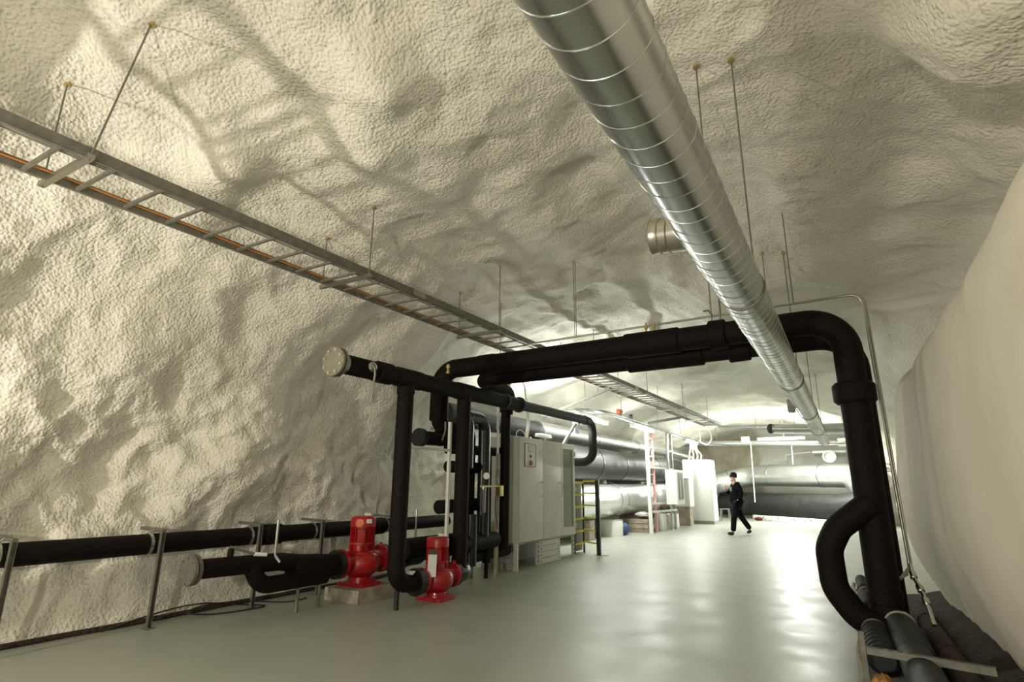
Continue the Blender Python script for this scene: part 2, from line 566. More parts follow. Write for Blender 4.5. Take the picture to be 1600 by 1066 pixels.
shell_piece('wall_right', u_r, NU - 1, 'shotcrete_smooth')

def end_wall(name, y, seed, m):
    n = 60
    xs = np.linspace(-9, 4, n); zs = np.linspace(-0.2, 6, 40)
    Z, X = np.meshgrid(zs, xs, indexing='ij')
    Y = np.full_like(X, y)
    D = 0.35 * perlin(X * 0.5, Y, Z * 0.5, seed) + 0.18 * (1 - 2 * np.abs(perlin(X * 1.2, Y, Z * 1.2, seed + 1))) + 0.06 * perlin(X * 3, Y, Z * 3, seed + 2)
    verts = np.stack([X, Y + D, Z], -1).reshape(-1, 3)
    a = (np.arange(len(zs) - 1)[:, None] * n + np.arange(n - 1)[None, :]).reshape(-1)
    faces = np.stack([a, a + 1, a + n + 1, a + n], 1)
    me = bpy.data.meshes.new(name)
    me.from_pydata(verts.tolist(), [], faces.tolist())
    for p in me.polygons: p.use_smooth = True
    me.materials.append(MATS[m])
    o = bpy.data.objects.new(name, me); COL.objects.link(o); o['kind'] = 'structure'
end_wall('wall_back', 31.2, 71, 'back_rock')
end_wall('wall_front', -6.6, 91, 'shotcrete')

fl = MB().add([(-9, -7, 0), (4, -7, 0), (4, 32, 0), (-9, 32, 0), (-9, -7, -0.15), (4, -7, -0.15), (4, 32, -0.15), (-9, 32, -0.15)],
              [(0, 1, 2, 3), (7, 6, 5, 4), (0, 4, 5, 1), (1, 5, 6, 2), (2, 6, 7, 3), (3, 7, 4, 0)]).build('floor', 'floor_paint', smooth=False)
fl['kind'] = 'structure'
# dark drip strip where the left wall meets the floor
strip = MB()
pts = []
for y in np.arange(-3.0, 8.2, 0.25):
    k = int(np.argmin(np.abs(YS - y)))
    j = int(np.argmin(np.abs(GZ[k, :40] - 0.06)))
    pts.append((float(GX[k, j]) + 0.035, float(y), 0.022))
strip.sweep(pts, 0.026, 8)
o = strip.build('trim_1', 'dark_grime_shade'); o['kind'] = 'structure'

# ------------------------------------------------------------------ lamps
def area(name, loc, rot, sx, sy, power, color, parent=None):
    l = bpy.data.lights.new(name, 'AREA')
    l.shape = 'RECTANGLE'; l.size = sx; l.size_y = sy; l.energy = power; l.color = color
    o = bpy.data.objects.new(name, l); COL.objects.link(o)
    o.parent = parent
    off = Vector((0, 0, 0)); p = parent
    while p is not None: off = off + p.location; p = p.parent
    o.location = Vector(loc) - off
    o.rotation_euler = rot
    return o

def tube_light(p0, p1, label, power, group=None, h=0.07, side_lamp=0.4, up_fill=0.3):
    p0 = Vector(p0); p1 = Vector(p1); d = (p1 - p0).normalized(); c = (p0 + p1) / 2
    t = empty('fluorescent_light', c + Vector((0, 0, h)), label, 'light', group)
    side = d.cross(Vector((0, 0, 1))).normalized()
    MB().bar(p0 + Vector((0, 0, h)), p1 + Vector((0, 0, h)), 0.16, 0.06, up=(0, 0, 1)).build('housing', 'white_enamel', t, bevel=0.008)
    for s in (-1, 1):
        MB().cyl(p0 + side * 0.04 * s + d * 0.03 + Vector((0, 0, 0.012)), p1 + side * 0.04 * s - d * 0.03 + Vector((0, 0, 0.012)), 0.014, 10).build('tube', 'tube_glow', t)
        MB().bar(p0 + d * (0.015 if s < 0 else (p1 - p0).length - 0.015) + Vector((0, 0, 0.012)), p0 + d * (0.03 if s < 0 else (p1 - p0).length - 0.03) + Vector((0, 0, 0.012)), 0.13, 0.05, up=(0, 0, 1)).build('end_cap', 'white_plastic', t)
    ang = math.atan2(d.y, d.x)
    l = area('tube_lamp', c - Vector((0, 0, 0.012)), (0, 0, ang), (p1 - p0).length, 0.12, power, NEUTRAL, t)
    if side_lamp:        # bare tubes also throw light sideways
        pl = bpy.data.lights.new('tube_glow_lamp', 'POINT'); pl.energy = power * side_lamp; pl.color = NEUTRAL; pl.shadow_soft_size = 0.15
        po = bpy.data.objects.new('tube_glow_lamp', pl); COL.objects.link(po); po.parent = t; po.location = (0, 0, -h - 0.2)
    if up_fill:          # added fill above the housing, brightening vault and walls
        pl = bpy.data.lights.new('tube_up_fill', 'POINT'); pl.energy = power * up_fill; pl.color = NEUTRAL; pl.shadow_soft_size = 0.12
        po = bpy.data.objects.new('tube_up_fill', pl); COL.objects.link(po); po.parent = t; po.location = (0.25, 0, 0.12) if abs(d.y) > 0.5 else (0, -0.25, 0.05)
    return t

tube_light((-2.85, 25.0, 3.25), (-1.1, 25.0, 3.25), 'lit fluorescent light over the big pipes at the far end', P_TUBE_END, side_lamp=1.5, up_fill=1.0)
tube_light((-5.0, 15.4, 3.02), (-5.0, 17.4, 3.02), 'lit fluorescent light under the side tray, left of the white ladder post', P_TUBE_SIDE, 'fluorescents under the side tray')
tube_light((-5.0, 21.6, 3.05), (-5.0, 23.6, 3.05), 'lit fluorescent light above the tall white cabinet', P_TUBE_SIDE, 'fluorescents under the side tray')
tube_light((-5.35, 12.3, 2.98), (-5.35, 14.3, 2.98), 'lit fluorescent light behind the bent grey pipe end', P_TUBE_SIDE, 'fluorescents under the side tray')

def flood(loc, target, label, power, color, size, spot_deg=None):
    loc = Vector(loc); target = Vector(target)
    t = empty('work_light', (loc.x, loc.y, 0), label, 'work light')
    d = (target - loc).normalized()
    MB().cyl((loc.x, loc.y, 0.25), loc - Vector((0, 0, 0.12)), 0.018, 12).build('pole', 'black_gloss', t)
    for k in range(3):
        an = 2 * math.pi * k / 3 + 0.4
        MB().cyl((loc.x, loc.y, 0.62), (loc.x + 0.42 * math.cos(an), loc.y + 0.42 * math.sin(an), 0.012), 0.012, 8).build('leg', 'black_gloss', t)
    a, b = frame_of(d)
    MB().bar(loc - d * 0.12, loc - d * 0.015, 0.30, 0.22).build('lamp_head', 'black_gloss', t, bevel=0.01)
    MB().bar(loc - d * 0.016, loc - d * 0.010, 0.26, 0.18).build('lamp_glass', 'flood_glow', t)
    q = d.to_track_quat('-Z', 'Y').to_euler()
    l = area('flood_lamp', loc, q, size, size, power, color, t)
    return t
flood((-5.6, -1.0, 1.5), (-4.0, 2.6, 4.2), 'black tripod work light by the left wall', P_FLOOD_LEFT, WARM, 0.14)
flood((-1.0, -2.8, 1.6), (-1.8, 2.0, 3.8), 'black tripod work light by the right wall', P_FLOOD_RIGHT, WARM, 0.22)

t = empty('cabinet_lamp', (-5.3, 10.5, 2.2), 'small bright lamp standing on top of the control cabinet', 'lamp')
MB().cyl((-5.3, 10.5, 2.2), (-5.3, 10.5, 2.32), 0.02, 10).build('stem', 'steel_bright', t)
MB().box((-5.33, 10.5, 2.37), (0.14, 0.52, 0.05)).build('lamp_body', 'white_enamel', t, bevel=0.01)
MB().box((-5.33, 10.5, 2.40), (0.11, 0.48, 0.018)).build('lamp_glass', 'lamp_glow', t)
area('cabinet_bulb', (-5.33, 10.5, 2.42), (0, math.radians(180 + 20), 0), 0.1, 0.45, P_CABINET_LAMP, NEUTRAL, t)

# ------------------------------------------------------------------ cable ladder
def lx(y): return -4.47 + 0.035 * y       # ladder centre line
LZ = 3.5
LW = 0.60
lad = empty('cable_ladder', (lx(0), 0.0, LZ), 'long galvanised cable ladder hanging under the rock vault at the left', 'cable ladder')
for s in (-1, 1):
    r = MB()
    for a, b in ((-3.0, 9.4), (9.4, 20.6)):
        p0 = Vector((lx(a) + s * LW / 2, a, LZ)); p1 = Vector((lx(b) + s * LW / 2, b, LZ))
        r.bar(p0, p1, 0.012, 0.075, up=(0, 0, 1))
        r.bar(p0 + Vector((-s * 0.012, 0, 0.037)), p1 + Vector((-s * 0.012, 0, 0.037)), 0.03, 0.008, up=(0, 0, 1))
        r.bar(p0 + Vector((-s * 0.012, 0, -0.037)), p1 + Vector((-s * 0.012, 0, -0.037)), 0.03, 0.008, up=(0, 0, 1))
    r.build('side_rail', 'galvanised_dull', lad)
rung = MB().box((0, 0, 0), (LW - 0.02, 0.028, 0.022)).build('rung', 'galvanised_dull', None, bevel=0.004)
y = -2.9; first = True
while y < 20.5:
    o = rung if first else rung.copy()
    if not first: COL.objects.link(o)
    first = False
    o.parent = lad
    o.location = Vector((lx(y), y, LZ - 0.028)) - lad.location
    y += 0.32
for yy in (4.72, 12.0):
    MB().box((lx(yy) + LW / 2 + 0.01, yy, LZ), (0.008, 0.22, 0.07)).build('splice_plate', 'steel_bright', lad)
def shell_top(x, y):
    """height of the rock above (x, y)"""
    k = int(np.argmin(np.abs(YS - y)))
    lo, hi = int(NU * 0.16), int(NU * 0.62)
    j = lo + int(np.argmin(np.abs(GX[k, lo:hi] - x)))
    return float(GZ[k, j])
for yy, dx0, dx1 in ((1.40, 0.14, 0.0), (3.9, 0, 0), (6.35, 0, 0), (9.6, 0, 0), (12.6, 0, 0), (15.6, 0, 0), (18.4, 0, 0)):
    br = MB().bar((lx(yy) - LW / 2 - 0.07, yy, LZ - 0.055), (lx(yy) + LW / 2 + 0.07, yy, LZ - 0.055), 0.045, 0.035, up=(0, 0, 1)).build('support_bar', 'steel_bright', lad)
    for s, dd in ((1, dx0), (-1, dx1)):
        x0 = lx(yy) + s * (LW / 2 + 0.045)
        zt = shell_top(x0 + dd, yy + dd) + 0.03
        MB().cyl((x0, yy, LZ - 0.08), (x0 + dd, yy + dd, zt), 0.0065, 8).build('hanger_rod', 'galvanised_dull', lad)
        MB().cyl((x0 + dd, yy + dd, zt - 0.05), (x0 + dd, yy + dd, zt - 0.02), 0.022, 10).build('ceiling_anchor', 'brass', lad)
def on_ladder(dx, z, wob, seed, y0=-3.0, y1=20.4):
    random.seed(seed)
    return [(lx(q) + dx + wob * (random.random() - 0.5), q, LZ + z) for q in np.arange(y0, y1, 0.45)]
tag(MB().sweep(on_ladder(-0.20, -0.010, 0.02, 1), 0.007, 8).build('orange_cable', 'orange_cable'), 'thin orange cable running along the cable ladder', 'cable')
for k, (dx, wob, r_) in enumerate(((0.235, 0.01, 0.012), (0.205, 0.015, 0.010), (0.17, 0.02, 0.008))):
    tag(MB().sweep(on_ladder(dx, r_ - 0.017, wob, 10 + k), r_, 8).build('grey_cable', 'grey_cable'),
        ('grey cable on the ladder, closest to its right rail', 'grey cable on the ladder, second from its right rail', 'thin grey cable on the ladder, third from its right rail')[k], 'cable', 'grey cables on the ladder')

# ------------------------------------------------------------------ ventilation duct
DR = 0.15
D0 = Vector((-0.50, -3.0, 2.66)); D1 = Vector((-0.36, 20.0, 2.78))
dd = (D1 - D0).normalized()
duct = empty('ventilation_duct', (-0.48, 0.0, 2.4), 'long round galvanised spiral duct hanging under the vault', 'duct')
MB().cyl(D0, D1, DR, 48).build('duct_tube', 'galvanised', duct)
# spiral lock seam
a, b = frame_of(dd)
L = (D1 - D0).length; pitch = 0.137
sp = MB()
pts = []
nturn = int(L / pitch)
for k in range(nturn * 28):
    tt_ = k / 28.0
    an = 2 * math.pi * tt_
    pts.append(D0 + dd * (tt_ * pitch) + (a * math.cos(an) + b * math.sin(an)) * (DR + 0.0005))
sp.sweep(pts, 0.0028, 5)
sp.build('spiral_seam', 'galvanised', duct)
for f in (0.46, 0.66, 0.86):
    p = D0.lerp(D1, f)
    MB().lathe(p, dd, [(-0.05, DR), (-0.05, DR + 0.006), (0.05, DR + 0.006), (0.05, DR)], 48).build('coupling_band', 'galvanised', duct)
def dpt(y): return D0.lerp(D1, (y - D0.y) / (D1.y - D0.y))
bp_ = dpt(2.88)
stub = MB().lathe(bp_, Vector((-1, 0.05, 0.10)), [(0.05, 0.098), (0.20, 0.098), (0.204, 0.104), (0.21, 0.098), (0.25, 0.098), (0.254, 0.104), (0.26, 0.098), (0.30, 0.098), (0.304, 0.101), (0.304, 0.094), (0.12, 0.092)], 36).build('branch_collar', 'steel_bright', duct)
for yy, s in ((3.95, 1), (7.9, 1), (11.6, 1), (15.5, 1)):
    c = dpt(yy)
    MB().lathe(c, dd, [(-0.012, DR), (-0.012, DR + 0.009), (0.012, DR + 0.009), (0.012, DR)], 48).build('hanger_strap', 'galvanised_dull', duct)
    for s in (1, -1):
        x0 = c.x + (0.10 if s > 0 else -0.16)
        zt = shell_top(x0, yy) + 0.04
        MB().cyl((x0, yy, c.z + (0.11 if s > 0 else 0.0)), (x0, yy, zt), 0.006, 8).build('hanger_rod', 'galvanised_dull', duct)
        MB().cyl((x0, yy, zt - 0.07), (x0, yy, zt - 0.03), 0.025, 10).build('ceiling_anchor', 'brass', duct)
MB().box((-0.60, 10.3, 2.68), (0.10, 0.24, 0.20)).build('damper_box', 'grey_enamel_dark', duct, bevel=0.008)

# ------------------------------------------------------------------ black pump-side piping
PX = -4.5            # line of header, risers and pump
def pipe_part(parent, name, pts, r, m='black_pipe', bend=0.22, seg=24, n=8):
    return MB().sweep(fillet(pts, bend, n), r, seg).build(name, m, parent)
def sleeve(parent, p0, p1, r, m='black_pipe', name='coupling', soft=0.012):
    p0 = Vector(p0); p1 = Vector(p1); l = (p1 - p0).length
    return MB().lathe(p0, p1 - p0, [(0, r - soft * 2), (0, r - soft), (soft, r), (l - soft, r), (l, r - soft), (l, r - soft * 2)], 28).build(name, m, parent)

hd = empty('header_pipe', (PX, 5.24, 0.0), 'black insulated header pipe on two risers with a bright bolted end flange', 'pipe')
def hz(y): return 2.61 + 0.012 * (y - 4.0)
run = pipe_part(hd, 'header_run', [(PX, 4.12, hz(4.1)), (PX, 8.02, hz(8.0))], 0.108)
MB().sweep([(PX, 7.9, hz(7.9)), (PX, 10.9, hz(10.9))], 0.085, 24).build('header_tail', 'grey_jacket', hd)
plabel(MB().sweep(fillet([(PX, 10.75, hz(10.75)), (PX, 11.18, hz(11.1)), (PX, 11.18, 1.86), (-5.9, 11.18, 1.86)], 0.24, 10), 0.088, 24).build('tail_elbow', 'grey_jacket', hd), 'dark grey pipe end bent downwards')
for yy in (7.5, 7.98, 10.75):
    sleeve(hd, (PX, yy - 0.03, hz(yy)), (PX, yy + 0.03, hz(yy)), 0.128 if yy < 9 else 0.098, 'black_rubber', 'pipe_collar')
sleeve(hd, (PX, 4.62, hz(4.62)), (PX, 4.86, hz(4.86)), 0.125)
sleeve(hd, (PX, 4.96, hz(4.96)), (PX, 5.42, hz(5.42)), 0.118, name='tee')
sleeve(hd, (PX, 6.2, hz(6.2)), (PX, 6.6, hz(6.6)), 0.118, name='tee')
fl_ = MB().lathe((PX, 3.985, hz(4)), (0, 1, 0), [(0, 0.13), (0.0, 0.156), (0.006, 0.16), (0.03, 0.16), (0.03, 0.11), (0.045, 0.11), (0.045, 0.16), (0.072, 0.16), (0.075, 0.12), (0.15, 0.11)], 40).build('end_flange', 'steel_bright', hd)
plabel(fl_, 'bright steel blind flange with bolts')
bolts(fl_, (PX, 3.985, hz(4)), (0, -1, 0), 0.128, 8, 0.016, 0.02, 'chrome', start=0.3)
vl = MB().lathe((PX + 0.10, 4.45, hz(4.45) + 0.01), (1, -0.25, 0.0), [(-0.05, 0.05), (0.0, 0.055), (0.03, 0.055), (0.035, 0.045), (0.05, 0.02)], 20).build('drain_valve', 'steel_bright', hd)
MB().ring((PX + 0.135, 4.44, hz(4.45) + 0.01), (1, -0.25, 0), 0.042, 0.006, 20, 6).build('valve_ring', 'chrome', vl)
MB().sweep([(PX + 0.16, 4.43, hz(4.45)), (PX + 0.17, 4.44, hz(4.45) - 0.08), (PX + 0.165, 4.43, hz(4.45) - 0.2), (PX + 0.16, 4.42, hz(4.45) - 0.40)], [0.016, 0.014, 0.012, 0.009], 10).build('valve_handle', 'steel_bright', vl)
MB().cyl((PX, 6.0, hz(6) + 0.1), (PX, 6.0, hz(6) + 0.20), 0.018, 12).build('vent_stub', 'black_pipe', hd)
vv = MB().lathe((PX, 6.0, hz(6) + 0.20), (0, 0, 1), [(0, 0.012), (0.0, 0.028), (0.03, 0.028), (0.04, 0.018), (0.07, 0.018), (0.075, 0.03), (0.11, 0.03), (0.115, 0.02), (0.13, 0.02)], 16).build('air_vent', 'brass', hd)
plabel(vv, 'small brass air vent')
# risers
pipe_part(hd, 'riser', [(PX, 5.16, hz(5.16)), (PX, 5.16, 0.27), (PX, 5.52, 0.25)], 0.100, bend=0.20)
pipe_part(hd, 'riser', [(PX, 6.40, hz(6.4)), (PX, 6.40, 0.30)], 0.098)
sleeve(hd, (PX, 5.16, hz(5.16) - 0.2), (PX, 5.16, hz(5.16) - 0.10), 0.110, name='riser_collar')
sleeve(hd, (PX, 5.48, 0.25), (PX, 5.585, 0.25), 0.155, 'black_gloss', 'riser_flange')
pipe_part(hd, 'riser_elbow', [(PX, 6.27, 0.25), (PX, 6.62, 0.25), (PX - 0.20, 6.62, 0.26)], 0.118, 'black_gloss', bend=0.2)
sleeve(hd, (PX, 6.255, 0.25), (PX, 6.32, 0.25), 0.150, 'black_gloss', 'riser_flange')
MB().cyl((PX, 5.20, 0.0), (PX, 5.20, 0.2), 0.028, 12).build('support_foot', 'black_gloss', hd)
plate = MB().box((PX + 0.05, 5.36, 0.375), (0.10, 0.06, 0.008), Matrix.Rotation(0.5, 3, 'X')).build('name_plate', 'white_plastic', hd)

# ------------------------------------------------------------------ overhead crossing pipes
c1 = empty('crossing_pipe', (0.2, 6.7, 0.0), 'thick black pipe crossing overhead and coming down beside the right wall, nearer of the two', 'pipe')
CZ0, CZ1 = 3.07, 3.12
def cz(x): return CZ0 + (CZ1 - CZ0) * (x + 5.0) / 5.2
cp = fillet([(-5.17, 6.7, 2.30), (-5.17, 6.7, CZ0), (0.21, 6.7, CZ1), (0.21, 6.7, 0.10)], [0.3, 0.36], 10)
MB().sweep(cp, 0.140, 32).build('pipe_run', 'black_pipe', c1)
for x0, x1, r in ((-4.45, -4.18, 0.15), (-2.21, -1.52, 0.158), (-1.17, -0.98, 0.175)):
    sleeve(c1, (x0, 6.7, cz(x0)), (x1, 6.7, cz(x1)), r, name='insulation_sleeve')
sleeve(c1, (0.21, 6.7, 2.20), (0.21, 6.7, 2.42), 0.198, name='riser_coupling', soft=0.03)
sleeve(c1, (0.21, 6.7, 0.30), (0.21, 6.7, 0.42), 0.150, name='riser_collar')
for x in (-1.92, -1.82):
    MB().lathe((x, 6.66, cz(x) + 0.13), (0, 0, 1), [(0, 0.014), (0.05, 0.014), (0.055, 0.022), (0.09, 0.022), (0.095, 0.012), (0.13 if x < -1.9 else 0.11, 0.012)], 12).build('air_vent', 'brass', c1)
for x in (-1.13, -1.03):
    MB().cyl((x, 6.7, cz(x) + 0.15), (x, 6.7, shell_top(x, 6.7) + 0.04), 0.007, 8).build('hanger_rod', 'galvanised_dull', c1)
MB().sweep([(-1.22, 6.7, 3.42), (-1.16, 6.7, 3.42), (-1.12, 6.7, 3.35)], 0.012, 6).build('hanger_clip', 'galvanised_dull', c1)
# bypass loop on the right riser
lp = fillet([(0.21, 6.62, 1.22), (-0.10, 6.6, 0.98), (-0.205, 6.6, 0.78), (-0.195, 6.6, 0.42), (-0.02, 6.6, 0.16), (0.2, 6.6, 0.10)], 0.28, 6)
MB().sweep(lp, 0.122, 26).build('bypass_loop', 'black_pipe', c1)

c2 = empty('crossing_pipe', (0.30, 7.2, 0.0), 'second black pipe crossing overhead just behind the first one', 'pipe')
MB().sweep(fillet([(0.30, 7.2, 0.12), (0.30, 7.2, 3.03), (-4.78, 7.2, 2.97), (-4.78, 8.15, 2.90), (-4.85, 8.15, 2.55)], [0.36, 0.2, 0.16], 8), 0.115, 26).build('pipe_run', 'black_pipe', c2)
for x0, x1, r in ((-3.9, -3.2, 0.125), (-2.35, -1.35, 0.145), (-1.05, -0.8, 0.14)):
    sleeve(c2, (x0, 7.2, 3.0), (x1, 7.2, 3.01), r, name='insulation_sleeve')
MB().sweep([(-4.85, 8.15, 2.68), (-4.87, 8.15, 0.36)], 0.082, 24).build('drop_pipe', 'black_pipe', c2)
MB().box((-4.7, 7.95, 3.03), (0.06, 0.10, 0.10)).build('valve_tag', 'brass', c2, bevel=0.006)
for x in (-4.4,):
    MB().cyl((x, 7.2, 3.1), (x, 7.2, shell_top(x, 7.2) + 0.05), 0.006, 8).build('hanger_rod', 'galvanised_dull', c2)

# ------------------------------------------------------------------ inner manifold behind the risers
mf = empty('manifold_pipe', (-5.0, 6.7, 0.0), 'dense black pipe manifold standing behind the two risers', 'pipe')
pipe_part(mf, 'drop_bend', [(-5.17, 6.7, 2.36), (-5.15, 6.72, 2.20), (-5.0, 7.25, 2.20), (-5.0, 7.25, 0.5)], 0.120, bend=0.14)
pipe_part(mf, 'drop_bend', [(-5.12, 6.75, 2.24), (-5.12, 6.72, 2.06), (-5.08, 6.7, 1.97)], 0.11, bend=0.06)
pipe_part(mf, 'flanged_branch', [(-5.05, 6.14, 2.0), (-5.05, 7.3, 2.03)], 0.098)
f2 = MB().lathe((-5.05, 6.10, 2.0), (0, 1, 0), [(0, 0.10), (0, 0.128), (0.03, 0.13), (0.032, 0.1), (0.042, 0.1), (0.044, 0.13), (0.07, 0.13), (0.07, 0.1)], 28).build('branch_flange', 'black_gloss', mf)
sleeve(mf, (-5.05, 6.86, 2.02), (-5.05, 6.98, 2.02), 0.115, 'black_rubber', 'valve_body')
MB().sweep([(-4.93, 6.55, 2.25), (-4.90, 6.52, 2.12), (-4.92, 6.48, 1.98)], 0.012, 8).build('valve_handle', 'steel_bright', mf)
pipe_part(mf, 'cross_branch', [(-5.0, 6.72, 1.88), (-4.96, 8.14, 1.91)], 0.075)
pipe_part(mf, 'arched_pipe', [(-4.78, 6.9, 2.36), (-4.78, 7.38, 2.36), (-4.78, 7.38, 0.5)], 0.095, 'black_gloss', bend=0.2, n=10)
pipe_part(mf, 'arched_pipe', [(-4.62, 6.5, 2.30), (-4.62, 6.72, 2.30), (-4.62, 6.72, 1.6)], 0.07, 'black_gloss', bend=0.12)
pipe_part(mf, 'vertical_pipe', [(-4.86, 7.62, 1.85), (-4.86, 7.62, 0.22)], 0.062)
pipe_part(mf, 'middle_branch', [(-4.9, 6.62, 1.62), (-4.9, 7.6, 1.62)], 0.085)
pipe_part(mf, 'middle_branch', [(-4.95, 6.5, 1.06), (-4.95, 7.6, 1.08)], 0.095)
pipe_part(mf, 'lower_branch', [(-5.05, 5.9, 0.55), (-5.05, 7.6, 0.55)], 0.13)
pipe_part(mf, 'lower_branch', [(-4.9, 6.9, 0.33), (-4.98, 8.42, 0.33)], 0.09)
pipe_part(mf, 'lower_branch', [(-4.76, 6.75, 0.55), (-4.80, 7.75, 0.55)], 0.12)
pipe_part(mf, 'valve_riser', [(-4.72, 7.0, 0.25), (-4.72, 7.0, 0.95)], 0.075, 'black_gloss')
MB().lathe((-4.95, 6.95, 1.62), (1, 0, 0), [(0, 0.06), (0.06, 0.06), (0.07, 0.05)], 18).build('valve_body', 'red_dark', mf)
MB().lathe((-4.68, 7.3, 1.50), (0.6, -0.8, 0), [(0, 0.03), (0.0, 0.048), (0.02, 0.05), (0.022, 0.044), (0.024, 0.0)], 20).build('pressure_gauge', 'white_plastic', mf)
MB().lathe((-4.66, 7.2, 1.34), (0, 0, -1), [(0, 0.02), (0.0, 0.04), (0.05, 0.042), (0.06, 0.035), (0.36, 0.035), (0.38, 0.02)], 18).build('filter_cartridge', 'steel_bright', mf)
MB().cyl((-4.66, 7.12, 1.345), (-4.68, 7.78, 1.345), 0.014, 10).build('filter_pipe', 'brass', mf)
MB().box((-4.68, 7.70, 1.28), (0.08, 0.10, 0.16)).build('valve_actuator', 'brass', mf, bevel=0.008)
MB().sweep([(-4.7, 7.6, 1.2), (-4.69, 7.58, 1.0), (-4.70, 7.66, 0.85), (-4.72, 7.7, 0.7)], 0.006, 6).build('sensor_wire', 'black_cable', mf)
for (yy, z0, z1) in ((6.9, 0.0, 0.44), (7.5, 0.0, 0.44)):
    MB().cyl((-5.05, yy, z0), (-5.05, yy, z1), 0.025, 10).build('support_leg', 'galvanised_dull', mf)
MB().cyl((-4.86, 7.62, 0.0), (-4.86, 7.62, 0.25), 0.03, 10).build('support_leg', 'black_pipe', mf)

st = empty('pipe_support', (-4.80, 6.55, 0.0), 'pale slotted strut post with one cross arm between the risers', 'strut')
MB().bar((-4.80, 6.50, 0.0), (-4.80, 6.50, 2.24), 0.042, 0.042).build('post', 'white_plastic', st, bevel=0.003)
MB().bar((-4.80, 6.50, 1.835), (-4.80, 5.40, 1.835), 0.036, 0.036).build('cross_arm', 'white_plastic', st, bevel=0.003)
st2 = empty('strut_post', (-4.62, 7.85, 0.0), 'pale wooden post standing in front of the control cabinet', 'post')
MB().bar((-4.80, 7.80, 0.0), (-4.78, 7.80, 1.86), 0.05, 0.05).build('post', 'concrete', st2, bevel=0.003)
MB().bar((-4.80, 7.80, 2.25), (-4.78, 7.80, 2.66), 0.03, 0.03).build('post_top', 'white_plastic', st2)
MB().bar((-4.79, 7.80, 1.86), (-4.79, 7.80, 2.25), 0.028, 0.028).build('post_link', 'white_plastic', st2)

